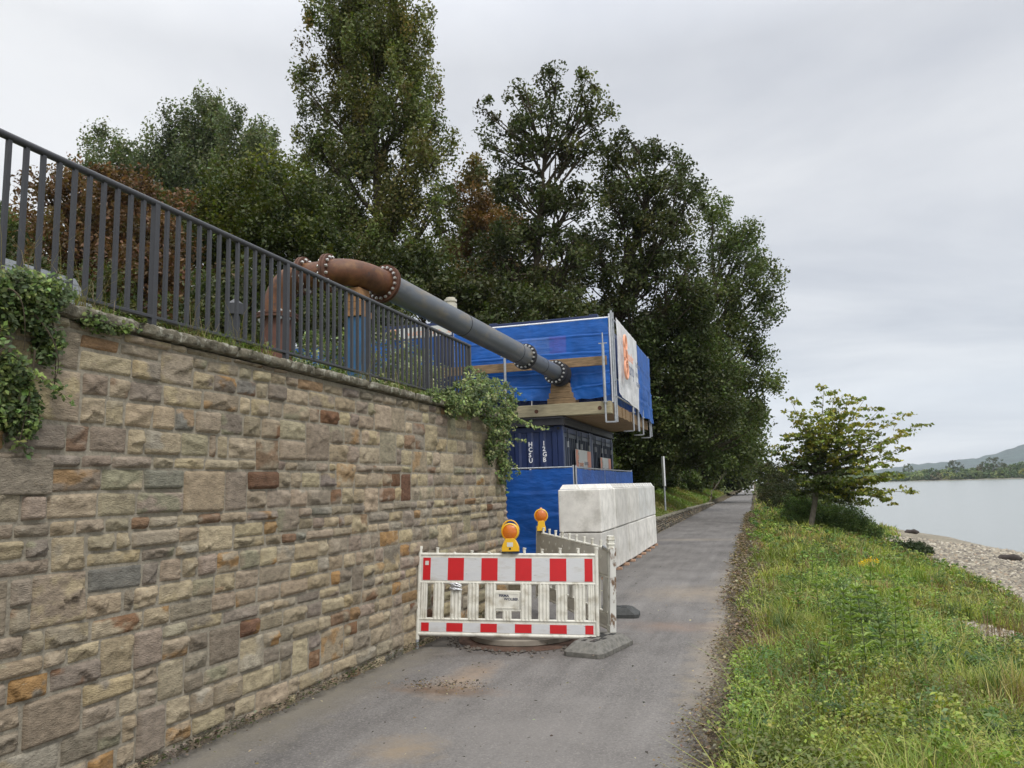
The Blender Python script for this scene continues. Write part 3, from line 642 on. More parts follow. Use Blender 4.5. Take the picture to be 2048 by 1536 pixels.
def barrier_front():
    t=thing('construction_barrier','white plastic barrier with red and white reflective bands in front of the open manhole','barrier',(-3.625,7.90,0))
    t.rotation_euler=(radians(-6),radians(1.2),radians(9.0))
    W=1.985; mb=MB(); barrier_frame(mb,W,[.055,0,.025,.01,-1,.055,.045,.055,.055],4)
    mb.build('frame',M['whiteplastic'],t,smooth=True)
    # slats
    pitch=(W-.04)/10.25
    spans=[(.045,.115)]+[(.185+.1925*i,.185+.1925*i+.117) for i in range(9)]+[(W-.115,W-.045)]
    for i,(a,b) in enumerate(spans):
        mb=MB(); zt,zb=.70,.315
        if i==5:  # below the name plate only
            a,b=.955,1.05; zt=.41
        if i==4: pass
        mb.box(a,b,-.010,.014,zb,zt)
        for k in range(3): 
            x=a+(b-a)*(k+.5)/3; mb.cyl((x,-.008,zb),(x,-.008,zt),.0125 if b-a>.08 else .008,8,)
        mb.build('slat',M['whiteplastic'],t,smooth=True)
    band(t,W,.722,.968,-.0125,1); band(t,W,.185,.282,-.0125,1)
    # name plate
    mb=MB(); x0,x1=.868,1.138; mb.box(x0,x1,-.014,.012,.425,.605); mb.cyl((x0-.01,0,.612),(x1+.01,0,.612),.012,8); mb.cyl((x0-.01,0,.415),(x1+.01,0,.415),.012,8)
    pl=mb.build('name_plate',M['whiteplastic'],t,smooth=True)
    mb=MB()
    for a,b in (((x0+.018,.44),(x1-.018,.44)),((x1-.018,.44),(x1-.018,.592)),((x1-.018,.592),(x0+.018,.592)),((x0+.018,.592),(x0+.018,.44))):
        mb.bar((a[0],-.016,a[1]),(b[0],-.016,b[1]),.004,.004)
    mb.build('rim',M['whiteplastic'],pl)
    text('FIRMA',.036,M['ink'],pl,frame3((x0+.045,-.0150,.558),(1,0,-.01),(0,0,1)),bold=.0012,sx=1.1)
    text('WOLBER',.036,M['ink'],pl,frame3((x0+.10,-.0150,.524),(1,0,-.02),(0,0,1)),bold=.0012,sx=1.1)
    # sticker, tape, foot
    mb=MB(); mb.box(.085,.125,-.0185,-.0175,.885,.93); mb.build('sticker',M['paper'],t)
    mb=MB(); r=random.Random(1)
    for k in range(7):
        z=.66+r.uniform(-.035,.03); a=.365+r.uniform(0,.02); b=.485+r.uniform(0,.03)
        mb.tube([(a,-.026,z+r.uniform(-.01,.02)),((a+b)/2,-.03-r.uniform(0,.008),z+r.uniform(-.015,.015)),(b,-.026,z-.008)],[.008,.013,.006],6)
    mb.build('tape_wrap',M['tape'],t,smooth=True)
    mb=MB(); mb.cyl((.02,0,-.0),(.02,0,.12),.019,10); mb.build('foot_tube',M['galv'],t,smooth=True); mb=MB(); mb.cyl((W-.02,0,.02),(W-.02,0,.12),.018,10); mb.build('foot_tube',M['galv'],t,smooth=True)
    return t
BF=barrier_front()
def barrier_side():
    a=Vector((-1.60,8.50,0)); b=Vector((-3.02,10.62,0)); d=b-a; W=d.length
    t=thing('construction_barrier','grey backed plastic barrier standing at an angle behind the striped one, beside the concrete blocks','barrier',a)
    t.rotation_euler=Euler((radians(2),radians(-1.5),atan2(d.y,d.x)))
    # worn end post nearest the camera
    mb=MB(); barrier_frame(mb,W,[.06]*9,8); mb.build('frame',M['whiteplastic'],t,smooth=True)
    mb=MB(); mb.box(.05,W-.05,.013,.022,.72,.985); pn=mb.build('board',M['greyplastic'],t)
    mb=MB(); mb.box(.05,W-.05,.013,.020,.18,.30); mb.build('lower_board',M['greyplastic'],t)
    for row,zz in ((0,.90),(1,.80)):
        for i in range(9):
            x=.22+row*.13+i*.25
            if x>W-.15: continue
            mb=MB(); mb.cyl((x,.021,zz),(x,.026,zz),.022,12); mb.cyl((x,.024,zz),(x,.0268,zz),.017,12); mb.build('dimple',M['whiteplastic'],pn,smooth=True)
    text('Ton',.12,M['ink'],pn,frame3((1.55,.0235,.765),(-1,0,0),(0,0,1)),sx=1.1,bold=.001)
    n=int((W-.1)/.21)
    for i in range(n+1):
        x=.07+i*.21; mb=MB(); mb.box(x,x+.11,-.01,.014,.315,.70)
        for k in range(3): mb.cyl((x+.02+.035*k,.012,.315),(x+.02+.035*k,.012,.70),.010,8)
        mb.build('slat',M['greyplastic'],t,smooth=True)
    band(t,W,.735,.965,-.0125,1)
    mb=MB(); mb.box(-.03,.03,-.035,.035,.98,1.15); 
    for k in range(3): mb.box(-.036,.036,-.04,.04,1.0+.05*k,1.02+.05*k)
    mb.box(-.03,.05,-.022,.022,-.02,.2); mb.build('end_cap',M['whiteplastic'],t,bevel=.005)
    mb=MB(); mb.tube([(.0,.03,1.0),(.12,.035,1.03),(.16,.03,1.0)],[.012,.012,.01],6); mb.build('clip',M['galv'],t,smooth=True)
    # worn board strip on the end
    mb=MB(); mb.box(-.047,-.032,-.045,.025,.06,1.02)
    mb.build('worn_strip',mat('worn_strip',(.62,.61,.57),.7,var=.1,stain=(.16,.10,.06),sscale=7,sthr=(.50,.56),stretch=(1,1,.5)),t)
    return t
BS=barrier_side()
def rubber_base(loc,rz,label,m,L_=.84,W_=.44,H_=.125):
    t=thing('barrier_base',label,'barrier base',loc,'recycled rubber barrier bases',rz)
    bm_=MB(); a,b=L_/2,W_/2
    lv=[(1,1,0),(1,1,.045),(.985,.97,.05),(.76,.70,H_*.98),(.74,.67,H_),(.0,.0,H_)]
    vs=[]
    def ring(sx_,sy_,z):
        c=.045; x=a*sx_; y=b*sy_; return [(-x+c,-y,z),(x-c,-y,z),(x,-y+c,z),(x,y-c,z),(x-c,y,z),(-x+c,y,z),(-x,y-c,z),(-x,-y+c,z)]
    for sx_,sy_,z in lv[:5]: vs+=ring(sx_,sy_,z)
    fs=[]
    for i in range(4):
        for k in range(8): fs.append((i*8+k,i*8+(k+1)%8,(i+1)*8+(k+1)%8,(i+1)*8+k))
    fs.append(tuple(32+k for k in range(8))); fs.append(tuple(range(7,-1,-1)))
    bm_.add(vs,fs); bm_.build('body',m,t,bevel=.004)
    for i,(x,y,w_,h_) in enumerate([(-.18,-.04,.09,.04),(-.05,.06,.05,.05),(-.05,-.07,.05,.04),(.08,.0,.10,.05),(.2,.06,.05,.04),(.2,-.06,.05,.04),(-.2,.07,.04,.03)]):
        mb=MB(); mb.box(x-w_*.75,x+w_*.75,y-h_*.7,y+h_*.7,H_-.012,H_+.004); mb.build('socket',M['black'],t)
    mb=MB(); mb.box(-a+.035,-a+.105,-.055,.055,.045,.062,Matrix.Rotation(0,4,'Y')); mb.build('recess',M['black'],t)
    return t
rubber_base((-1.66,8.18,.004),radians(76),'worn grey rubber base under the right end of the red and white barrier',M['rubber'])
rubber_base((-1.93,10.25,.004),radians(4),'dark tapered rubber base on the asphalt behind the angled grey barrier',M['rubberdark'],.78,.36,.12)
def warning_lamp(world,rz,label,wide):
    t=thing('warning_lamp',label,'warning lamp',world,'amber warning lamps on the barriers'); t.rotation_euler=(radians(-4),0,rz); t.scale=(.94,.94,.94)
    D=.088
    mb=MB(); w0,w1=(.098,.062) if wide else (.065,.05)
    # housing profile extruded in depth
    pr=[(-w0,0),(w0,0),(w0,.05),(w0-.012,.085),(w1,.13),(w1*.8,.15),(-w1*.8,.15),(-w1,.13),(-w0+.012,.085),(-w0,.05)]
    n=len(pr); vs=[(x,-.045,z) for x,z in pr]+[(x,.045,z) for x,z in pr]
    mb.add(vs,[tuple(range(n)),tuple(range(2*n-1,n-1,-1))]+[(i,i+n,(i+1)%n+n,(i+1)%n) for i in range(n)])
    zc=.225
    ring=[]; 
    mb.build('housing',M['yellow'],t,bevel=.006)
    mb=MB(); K=28
    for (r0,r1,y0,y1) in ((D,D+.014,-.045,.045),):
        vs=[]; fs=[]
        for k in range(K):
            a=2*pi*k/K
            for rr,yy in ((r0,y0),(r1,y0+.008),(r1,y1-.008),(r0,y1)): vs.append((rr*cos(a),yy,zc+rr*sin(a)))
        for k in range(K):
            for j in range(4): fs.append((k*4+j,k*4+(j+1)%4,((k+1)%K)*4+(j+1)%4,((k+1)%K)*4+j))
        mb.add(vs,fs)
    mb.build('lens_ring',M['yellow'],t,smooth=True)
    mb=MB(); vs=[(0,-.058,zc)]; R=5; fs=[]
    for j in range(1,R+1):
        for k in range(K):
            a=2*pi*k/K; q=j/R; vs.append((D*q*cos(a),-.058+.022*q*q,zc+D*q*sin(a)))
    for k in range(K): fs.append((0,1+k,1+(k+1)%K))
    for j in range(R-1):
        for k in range(K): fs.append((1+j*K+k,1+(j+1)*K+k,1+(j+1)*K+(k+1)%K,1+j*K+(k+1)%K))
    nb=len(vs); vs+= [(x,-y-.0,z) for x,y,z in vs]; fs+=[tuple(i+nb for i in reversed(f)) for f in fs]
    mb.add(vs,fs); mb.build('lens',M['lens'],t,smooth=True)
    if wide:
        mb=MB(); mb.tube([(.104*cos(a),0,zc+.005+.128*sin(a)) for a in np.linspace(.15,pi-.15,14)],.007,8); mb.build('handle',M['yellow'],t,smooth=True)
        mb=MB(); mb.box(-.035,.035,-.0475,-.0455,.055,.105); mb.build('label',M['paper'],t)
        mb=MB(); mb.cyl((0,-.045,.033),(0,-.049,.033),.013,12); mb.build('lock',M['black'],t,smooth=True)
    else:
        mb=MB(); mb.cyl((0,0,zc+.09),(0,0,zc+.118),.016,10); mb.build('top_nub',M['orange'],t,smooth=True)
    mb=MB(); mb.box(-w0-.002,w0+.002,-.047,.047,-.014,.0); mb.build('foot_plate',M['black'],t)
    return t
bpy.context.view_layer.update()
p=BF.matrix_world@Vector((1.035,0,1.035)); warning_lamp(p,radians(9),'large amber warning lamp with yellow housing and handle on top of the striped barrier',True)
p=BS.matrix_world@Vector((2.36,0,1.03)); warning_lamp(p,radians(14),'smaller amber warning lamp on the far end of the angled grey barrier',False)
# manhole
mh=thing('manhole_cover','round concrete manhole slab in a broken dark hole behind the striped barrier','manhole',(-2.62,8.64,0))
mb=MB(); mb.tube([(0,0,.035),(0,0,.085),(0,0,.095)],[.60,.60,.585],48); mb.build('slab',mat('slab_concrete',(.25,.22,.18),.9,var=.2,bump=.3,bscale=50,bdist=.004),mh,smooth=True)
mb=MB(); mb.tube([(0,0,.008),(0,0,.028)],[.74,.70],40); mb.build('shaft_ring',mat('shaft_ring',(.08,.045,.03),.95,var=.4,bump=.8,bscale=40),mh,smooth=True)
# broken edge of lumps round the hole
rr=random.Random(9); V=[];Fq=[]
mb=MB()
for i in range(260):
    a=rr.uniform(0,2*pi); R_=.74+abs(rr.gauss(0,.09)); x=R_*cos(a); y=R_*sin(a); s=rr.uniform(.008,.030)
    vs=[Vector((rr.uniform(-1,1),rr.uniform(-1,1),rr.uniform(-.6,1))).normalized()*s*rr.uniform(.7,1.2) for _ in range(6)]
    oct_=[(s,0,0),(0,s,0),(-s,0,0),(0,-s,0),(0,0,s*.8),(0,0,-s*.5)]
    q=[(x+o_[0]*rr.uniform(.6,1.3),y+o_[1]*rr.uniform(.6,1.3),.006+s*.4+o_[2]) for o_ in oct_]
    mb.add(q,[(0,1,4),(1,2,4),(2,3,4),(3,0,4),(1,0,5),(2,1,5),(3,2,5),(0,3,5)])
o=mb.build('broken_asphalt',mat('rubble',(.10,.085,.07),.95,var=.4),mh); tag(o,kind='stuff')

# ------------------------------------------------------------------ concrete blocks
rb=random.Random(31)
def cblock(x0,y0,z0,studs,label,tone,grp='stacked concrete blocks beside the path',ln=1.6):
    t=thing('concrete_block',label,'concrete block',(x0-.4,y0+ln/2,z0),grp)
    j=rb.uniform(-.008,.008); t.rotation_euler=(0,0,radians(rb.uniform(-.35,.35)))
    mb=MB(); mb.box(-.4+j,.4+j,-ln/2+.017,ln/2-.017,0,.784,col=tone); mb.build('body',M['concrete'],t,bevel=.022)
    if studs:
        for i in range(int(ln/.4)):
            for k in (-.2,.2):
                x=k; y=-ln/2+.2+i*.4; mb=MB(); a,b_,h=.165,.115,.085
                mb.add([(x-a,y-a,.79),(x+a,y-a,.79),(x+a,y+a,.79),(x-a,y+a,.79),(x-b_,y-b_,.79+h),(x+b_,y-b_,.79+h),(x+b_,y+b_,.79+h),(x-b_,y+b_,.79+h)],[(4,5,6,7),(0,1,5,4),(1,2,6,5),(2,3,7,6),(3,0,4,7)],tone)
                mb.build('stud',M['concrete'],t,bevel=.006)
    return t
names=['nearest','second','third','fourth','farthest']
for row in (0,1):
    for i in range(5):
        v=(.84,1.04,.92,1.10,.97)[(i*2+row*3)%5]; tone=(.68*v,.66*v,.61*v) if rb.random()<.6 else (.62*v,.62*v,.59*v)
        y0=14.05+i*1.61+(0 if row==0 else rb.uniform(-.02,.02)); 
        cblock(-2.72+rb.uniform(-.01,.01),y0,.055+row*.795,row==1,('lower' if row==0 else 'upper')+' row pale concrete block, '+names[i]+' along the path'+(' with studs on top' if row else ''),tone)
for i,y in enumerate([14.15,14.95,15.75,16.6,17.4,18.3,19.1,20.0,20.9,21.8]):
    mb=MB(); mb.box(-3.45,-2.665+rb.uniform(-.02,.03),y-.05,y+.05,.006,.056); o=mb.build('timber_wedge',M['woodpink'],bevel=.003)
    tag(o,'pale timber batten under the lower row of concrete blocks, %s from the near end'%['first','second','third','fourth','fifth','sixth','seventh','eighth','ninth','tenth'][i],'timber batten','timber battens under the concrete blocks')

# ------------------------------------------------------------------ tarpaulins and mesh fences
def tarp(name,a,b,z0,z1,nrm,m,parent,seed,amp=.03,creases=(.25,.5,.75),zb=None,sag=.02,nu=60,nv=40):
    a=Vector(a); b=Vector(b); nrm=Vector(nrm).normalized(); u=np.linspace(0,1,nu); v=np.linspace(0,1,nv); U,Vg=np.meshgrid(u,v); Ln=(b-a).length
    r=random.Random(seed); zt=z1-sag*np.sin(U*pi)*1.0 - .012*np.abs(np.sin(U*pi*6)); zbot=(z0 if zb is None else zb[0]+(zb[1]-zb[0])*U)+ (vn(np.stack([U*4+seed,U*0,U*0],-1))-.5)*.05
    Z=zbot+(zt-zbot)*Vg
    q=np.stack([U*Ln*1.1+seed*3.1,Z*1.1+U*.8,U*0],-1); d=(fbm(q,4)-.5)*amp*3.2*np.clip(1.15-Vg,.15,1)
    # diagonal tension folds
    d=d+amp*.5*np.sin((U*Ln*1.6+Vg*2.3+seed)*3.0)*np.clip(1-Vg,.1,1)*.6
    for c in creases:
        cc=c+(vn(np.stack([U*3+seed+c*9,U*0,U*0],-1))-.5)*.03; d=d+.024*np.exp(-((Vg-cc)/.012)**2)-.010*np.exp(-((Vg-cc-.03)/.02)**2)
    pos=np.array(a)[None,None]+U[...,None]*np.array(b-a)+d[...,None]*np.array(nrm); pos[...,2]=Z
    I=np.arange(nu*nv).reshape(nv,nu); F=np.stack([I[:-1,:-1],I[:-1,1:],I[1:,1:],I[1:,:-1]],-1).reshape(-1,4)
    o=npmesh(name,pos.reshape(-1,3),F,None,m,smooth=True); 
    if parent: fixed(o,parent)
    return o
def mesh_fence(label,a,b,zb,zt,nrm,m,seed,tz0,tz1=None,group=None,feet=True,amp=.03,bars=True,name='mesh_fence',zbv=None,cat='fence panel'):
    a=Vector(a); b=Vector(b); c=(a+b)/2
    t=thing(name,label,cat,(c.x,c.y,zb),group)
    n_=Vector(nrm).normalized(); off=-n_*.03
    mb=MB(); 
    for p in (a,b): mb.cyl((p.x+off.x,p.y+off.y,zb),(p.x+off.x,p.y+off.y,zt+.04),.021,10)
    mb.cyl((a.x+off.x,a.y+off.y,zt),(b.x+off.x,b.y+off.y,zt),.019,10); mb.cyl((a.x+off.x,a.y+off.y,zb+.12),(b.x+off.x,b.y+off.y,zb+.12),.019,10)
    fixed(mb.build('frame',M['galv'],smooth=True),t)
    if bars:
        mb=MB(); k=int((b-a).length/.16)
        for i in range(1,k):
            q=a.lerp(b,i/k)+off; mb.tube([(q.x,q.y,zb+.12),(q.x,q.y,zt)],.002,3,cap=False)
        for z in np.linspace(zb+.3,zt-.15,6): mb.tube([(a.x+off.x,a.y+off.y,z),(b.x+off.x,b.y+off.y,z)],.002,3,cap=False)
        fixed(mb.build('wire_mesh',M['galv']),t)
    tarp('tarpaulin',a,b,tz0,(tz1 or zt-.01),n_,m,t,seed,amp,zb=zbv)
    if feet:
        for p in (a,b):
            mb=MB(); mb.box(p.x-.11,p.x+.11,p.y-.3,p.y+.3,zb-.01,zb+.11) if abs(n_.y)>.5 else mb.box(p.x-.3,p.x+.3,p.y-.11,p.y+.11,zb-.01,zb+.11)
            fixed(mb.build('foot_block',M['rubberdark'],bevel=.02),t)
    return t
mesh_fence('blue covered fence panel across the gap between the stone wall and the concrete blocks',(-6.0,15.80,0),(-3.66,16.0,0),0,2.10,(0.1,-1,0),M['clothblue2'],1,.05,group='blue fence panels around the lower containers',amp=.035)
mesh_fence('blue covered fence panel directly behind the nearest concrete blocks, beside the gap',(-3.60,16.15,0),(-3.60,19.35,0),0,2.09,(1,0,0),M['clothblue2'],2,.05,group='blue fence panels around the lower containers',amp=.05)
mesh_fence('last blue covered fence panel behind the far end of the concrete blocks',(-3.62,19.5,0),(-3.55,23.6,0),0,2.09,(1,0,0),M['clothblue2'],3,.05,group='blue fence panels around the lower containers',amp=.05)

# ------------------------------------------------------------------ lower containers
def corrugated(mb,a,b,z0,z1,nrm,pitch=.28,depth=.036):
    a=Vector(a); b=Vector(b); n_=Vector(nrm); Ln=(b-a).length; d=(b-a)/Ln; u=0; pts=[]
    while u<Ln:
        for f,q in ((0,0),(.30,0),(.42,-depth),(.72,-depth),(.88,0)):
            if u+f*pitch<=Ln: pts.append(a+d*(u+f*pitch)+n_*q)
        u+=pitch
    pts.append(b); vs=[(p.x,p.y,z0) for p in pts]+[(p.x,p.y,z1) for p in pts]; k=len(pts)
    mb.add(vs,[(i,i+1,k+i+1,k+i) for i in range(k-1)])
def low_container(y0,y1,label,first):
    x0,x1,z0,z1=-6.85,-3.86,.41,3.0
    t=thing('shipping_container',label,'container',((x0+x1)/2,(y0+y1)/2,z0),'dark blue containers under the timber deck')
    def B(mb,n,m,**k): return fixed(mb.build(n,m,**k),t)
    mb=MB()
    for x in (x0+.06,x1-.06):
        for y in (y0+.06,y1-.06): mb.box(x-.06,x+.06,y-.06,y+.06,z0+.1,z1-.1)
    for y in (y0+.05,y1-.05):
        mb.box(x0+.12,x1-.12,y-.04,y+.04,z1-.13,z1-.02); mb.box(x0+.12,x1-.12,y-.04,y+.04,z0+.01,z0+.15)
    for x in (x0+.05,x1-.05):
        mb.box(x-.04,x+.04,y0+.12,y1-.12,z1-.14,z1-.03); mb.box(x-.04,x+.04,y0+.12,y1-.12,z0+.012,z0+.152)
    B(mb,'frame',M['conblue'],bevel=.006)
    mb=MB()
    for x in (x0+.1,x1-.1):
        for y in (y0+.1,y1-.1):
            for z in (z0+.06,z1-.06): mb.box(x-.095,x+.095,y-.095,y+.095,z-.058,z+.058)
    B(mb,'corner_castings',M['conblue'],bevel=.01)
    mb=MB(); mb.box(x1-.13,x1-.07,y0-.0005,y0+.003,z1-.09,z1-.03); B(mb,'casting_hole',M['black'])
    mb=MB(); corrugated(mb,(x0+.12,y0+.03,0),(x1-.12,y0+.03,0),z0+.15,z1-.13,(0,1,0)); mb.v=[(x,2*(y0+.03)-y,z) if False else (x,y,z) for x,y,z in mb.v]; B(mb,'side_wall',M['conblue'])
    mb=MB(); corrugated(mb,(x1-.12,y1-.03,0),(x0+.12,y1-.03,0),z0+.15,z1-.13,(0,-1,0)); B(mb,'side_wall',M['conblue'])
    mb=MB(); corrugated(mb,(x0+.03,y1-.12,0),(x0+.03,y0+.12,0),z0+.15,z1-.14,(1,0,0)); B(mb,'end_wall',M['conblue'])
    mb=MB(); mb.box(x0+.02,x1-.02,y0+.02,y1-.02,z1-.05,z1-.022); B(mb,'roof',M['conblue'])
    ym=(y0+y1)/2
    for a,b in ((y0+.13,ym-.006),(ym+.006,y1-.13)):
        mb=MB(); mb.box(x1-.055,x1-.005,a,a+.07,z0+.16,z1-.15); mb.box(x1-.055,x1-.005,b-.07,b,z0+.16,z1-.15); mb.box(x1-.054,x1-.004,a+.07,b-.07,z1-.24,z1-.152); mb.box(x1-.054,x1-.004,a+.07,b-.07,z0+.162,z0+.26)
        n=6
        for i in range(n):
            y=a+.10+(b-a-.2)*(i+.5)/n; mb.box(x1-.03,x1+.004,y-.022,y+.022,z0+.26,z1-.24)
        mb.box(x1-.06,x1-.05,a+.07,b-.07,z0+.26,z1-.24)
        d=fixed(mb.build('door',M['conside'],bevel=.004),t)
        for y in (a+.25,b-.25):
            mb=MB(); mb.cyl((x1+.022,y,z0+.05),(x1+.022,y,z1-.06),.016,8); fixed(mb.build('locking_bar',M['conside'],smooth=True),t)
            mb=MB(); mb.box(x1+.003,x1+.036,y-.035,y+.035,z1-.46,z1-.33); fixed(mb.build('bar_bracket',M['galv']),t)
    return t
cA=low_container(16.05,19.06,'dark blue ribbed container with white code letters, under the near half of the deck',True)
cB=low_container(19.10,22.12,'dark blue ribbed container under the far half of the timber deck',False)
def vtext(s,x,z,size,gap,y=16.05,m='white'):
    # every other rib stands proud, letters follow the panel
    mw=[]
    for i,ch in enumerate(s):
        if ch==' ': continue
        o=text(ch,size,M[m],None,frame3((x,y-.009,z-i*gap),(1,0,0),(0,0,1)),bold=.004,sx=.95); fixed(o,cA)
q0=P(1057,893,16.05); q1=P(1085,891,16.05)
vtext('HCSU 3041280',q0.x,q0.z-.0,.135,.117); vtext('12GB',q1.x,q1.z,.135,.117)
def sign_board(a,b,z0,z1,label):
    t=thing('advert_board',label,'sign',(-3.8,(a+b)/2,z0),'orange and white advertising boards on the containers')
    x=-3.795; mb=MB(); mb.box(x-.012,x,a,b,z0,z1); fixed(mb.build('board',M['signwhite'],bevel=.003),t)
    mb=MB(); w_=b-a; mb.box(x+.0015,x+.003,b-.25*w_,b-.01,z0+.01,z1-.01); fixed(mb.build('orange_field',M['peach']),t)
    mb=MB(); mb.box(x+.0015,x+.003,a+.01,a+.16*w_,z0+.01,z1-.01); fixed(mb.build('orange_field',M['peach']),t)
    mb=MB()
    for k,(zz,rr_) in enumerate(((z0+.30*(z1-z0),.16),(z0+.30*(z1-z0),.10),(z0+.80*(z1-z0),.12))):
        ye=a+.16*w_; pts=[(x+.006,ye-.02+rr_*cos(q)*.55,zz+rr_*sin(q)*1.0) for q in np.linspace(-pi/2-1.1,pi/2+1.1,14)]; mb.tube(pts,.014,5)
    fixed(mb.build('ring_emblem',M['signwhite'],smooth=True),t)
    e=x+.004
    for s,sz,yy,zz,mm,bo in (('vander',.13,a+.22*w_,z0+.58*(z1-z0),'orange',.001),('kamp',.19,a+.22*w_,z0+.40*(z1-z0),'inkgrey',.002)):
        fixed(text(s,sz*w_/1.25,M[mm],None,frame3((e,yy,zz),(0,1,0),(0,0,1)),bold=bo,sx=.9),t)
    fixed(text('THE DUTCH\nWATER\nENGINEERS',.075*w_/1.1,M['inkgrey'],None,frame3((e,a+.53*w_,z0+.62*(z1-z0)),(0,1,0),(0,0,1)),sx=.75,sp=1.6),t)
z_=2.52
sign_board(16.95,18.62,1.62,2.52,'orange and white advertising board on the near container doors')
sign_board(19.85,21.35,1.50,2.42,'orange and white advertising board on the far container doors')
for i,y in enumerate((16.3,18.9,19.4,21.9)):
    mb=MB(); mb.box(-6.9,-3.95,y-.12,y+.12,-.02,.408); o=mb.build('timber_sleeper',M['wood'],bevel=.01); tag(o,'heavy timber sleeper under the containers, %s from the near end'%['first','second','third','fourth'][i],'timber sleeper','timber sleepers carrying the containers')
# steel beams on top of the containers
bt=thing('steel_frame','dark steel beam frame lying between the containers and the timber deck','steel frame',(-5.3,19,3.0))
for a,b in (((-6.9,15.99),(-3.83,15.99)),((-6.9,22.15),(-3.83,22.15)),((-6.9,19.08),(-3.83,19.08))):
    mb=MB(); mb.box(a[0],b[0],a[1]-.05,a[1]+.05,3.002,3.03); mb.box(a[0],b[0],a[1]-.05,a[1]+.05,3.150,3.178); mb.box(a[0],b[0],a[1]-.012,a[1]+.012,3.03,3.15); fixed(mb.build('beam',M['darksteel']),bt)
for x in (-3.85,-5.3,-6.85):
    mb=MB(); mb.box(x-.05,x+.05,16.05,22.09,3.005,3.03); mb.box(x-.05,x+.05,16.05,22.09,3.15,3.175); mb.box(x-.012,x+.012,16.05,22.09,3.03,3.15); fixed(mb.build('beam',M['darksteel']),bt)
# timber deck
dk=thing('timber_deck','thick timber mat deck with a pale front beam, overhanging the path side above the containers','deck',(-5.2,19,3.18))
y=16.12; i=0; r=random.Random(4)
while y<21.75:
    wd=.24; mb=MB(); mb.box(-7.9,-2.80+r.uniform(-.02,.02),y,y+wd-.012,3.20+r.uniform(0,.004)+(.012 if i==0 else 0),3.46+(.012 if i==0 else r.uniform(-.012,.0)))
    fixed(mb.build('plank',M['woodpale'] if i==0 else M['wood'],bevel=.008),dk); y+=wd; i+=1
for x in (-3.05,-4.45,-5.8):
    mb=MB(); mb.cyl((x,16.117,3.33),(x,16.125,3.33),.045,14); fixed(mb.build('bolt_hole',M['rustflange'],smooth=True),dk)
# upper container behind the mesh
def plain_container(x0,x1,y0,y1,z0,z1,label,cat='container',m='conblue'):
    t=thing('shipping_container',label,cat,((x0+x1)/2,(y0+y1)/2,z0))
    mb=MB()
    for x in (x0+.06,x1-.06):
        for y in (y0+.06,y1-.06): mb.box(x-.06,x+.06,y-.06,y+.06,z0,z1-.1)
    for y in (y0+.05,y1-.05): mb.box(x0+.12,x1-.12,y-.045,y+.045,z1-.13,z1-.02); mb.box(x0+.12,x1-.12,y-.045,y+.045,z0,z0+.14)
    for x in (x0+.05,x1-.05): mb.box(x-.045,x+.045,y0+.12,y1-.12,z1-.131,z1-.021); mb.box(x-.045,x+.045,y0+.12,y1-.12,z0+.002,z0+.142)
    fixed(mb.build('frame',M[m],bevel=.006),t)
    for x in (x0+.1,x1-.1):
        for y in (y0+.1,y1-.1): mb=MB(); mb.box(x-.1,x+.1,y-.1,y+.1,z1-.12,z1+.004); fixed(mb.build('corner_casting',M[m],bevel=.01),t)
    for a,b,n in (((x0+.12,y0+.035,0),(x1-.12,y0+.035,0),(0,1,0)),((x1-.035,y0+.12,0),(x1-.035,y1-.12,0),(-1,0,0)),((x1-.12,y1-.035,0),(x0+.12,y1-.035,0),(0,-1,0)),((x0+.035,y1-.12,0),(x0+.035,y0+.12,0),(1,0,0))):
        mb=MB(); corrugated(mb,a,b,z0+.14,z1-.13,n); fixed(mb.build('wall',M[m]),t)
    mb=MB(); mb.box(x0+.02,x1-.02,y0+.02,y1-.02,z1-.06,z1-.03); fixed(mb.build('roof',M[m]),t)
    return t
uc=plain_container(-5.78,-3.17,16.95,22.4,3.47,5.56,'dark blue container on the timber deck, mostly hidden behind blue mesh')
# sign on it, seen through the mesh
st=thing('advert_sign','white and magenta sign on the upper container, seen faintly through the blue mesh','sign',(-4.4,16.9,4.6))
a=P(1030,690,16.93); b=P(1098,676,16.93); c=P(1131,670,16.93)
mb=MB(); mb.box(a.x,b.x,16.925,16.945,4.72,5.12); fixed(mb.build('board',M['signwhite']),st)
mb=MB(); mb.box(b.x+.002,c.x,16.925,16.945,4.72,5.12); fixed(mb.build('magenta_field',M['magenta']),st)
fixed(text('vander\nkamp',.17,M['ink'],None,frame3((a.x+.06,16.923,4.93),(1,0,0),(0,0,1)),sx=.9,sp=.9),st)
fixed(text('THE DUTCH\nWATER\nENGINEERS',.10,M['ink'],None,frame3((a.x+.52,16.923,5.0),(1,0,0),(0,0,1)),sx=.75,sp=1.05),st)
# front mesh wall on the deck
yf=16.38; FR=thing('mesh_screen','blue mesh screen across the front of the deck, with a gap where the pipe enters','mesh screen',(-4.6,yf,3.47))
mb=MB(); mb.cyl((-6.45,yf+.03,5.335),(-2.80,yf+.03,5.335),.022,10); mb.cyl((-6.45,yf+.03,3.47),(-6.45,yf+.03,5.37),.021,10); mb.cyl((-4.63,yf+.03,3.47),(-4.63,yf+.03,5.36),.012,8); mb.cyl((-2.81,yf+.03,3.47),(-2.81,yf+.03,5.42),.021,10); fixed(mb.build('frame',M['white'],smooth=True),FR)
tarp('tarpaulin',(-6.45,yf,0),(-2.84,yf,0),4.42,5.33,(0,-1,0),M['clothblue'],FR,5,.028,(.2,.62),sag=.01,nu=90)
tarp('tarpaulin',(-6.45,yf-.02,0),(-4.17,yf-.02,0),3.62,4.44,(0,-1,0),M['clothblue'],FR,6,.045,(.35,.7),zb=(3.70,3.60),sag=0)
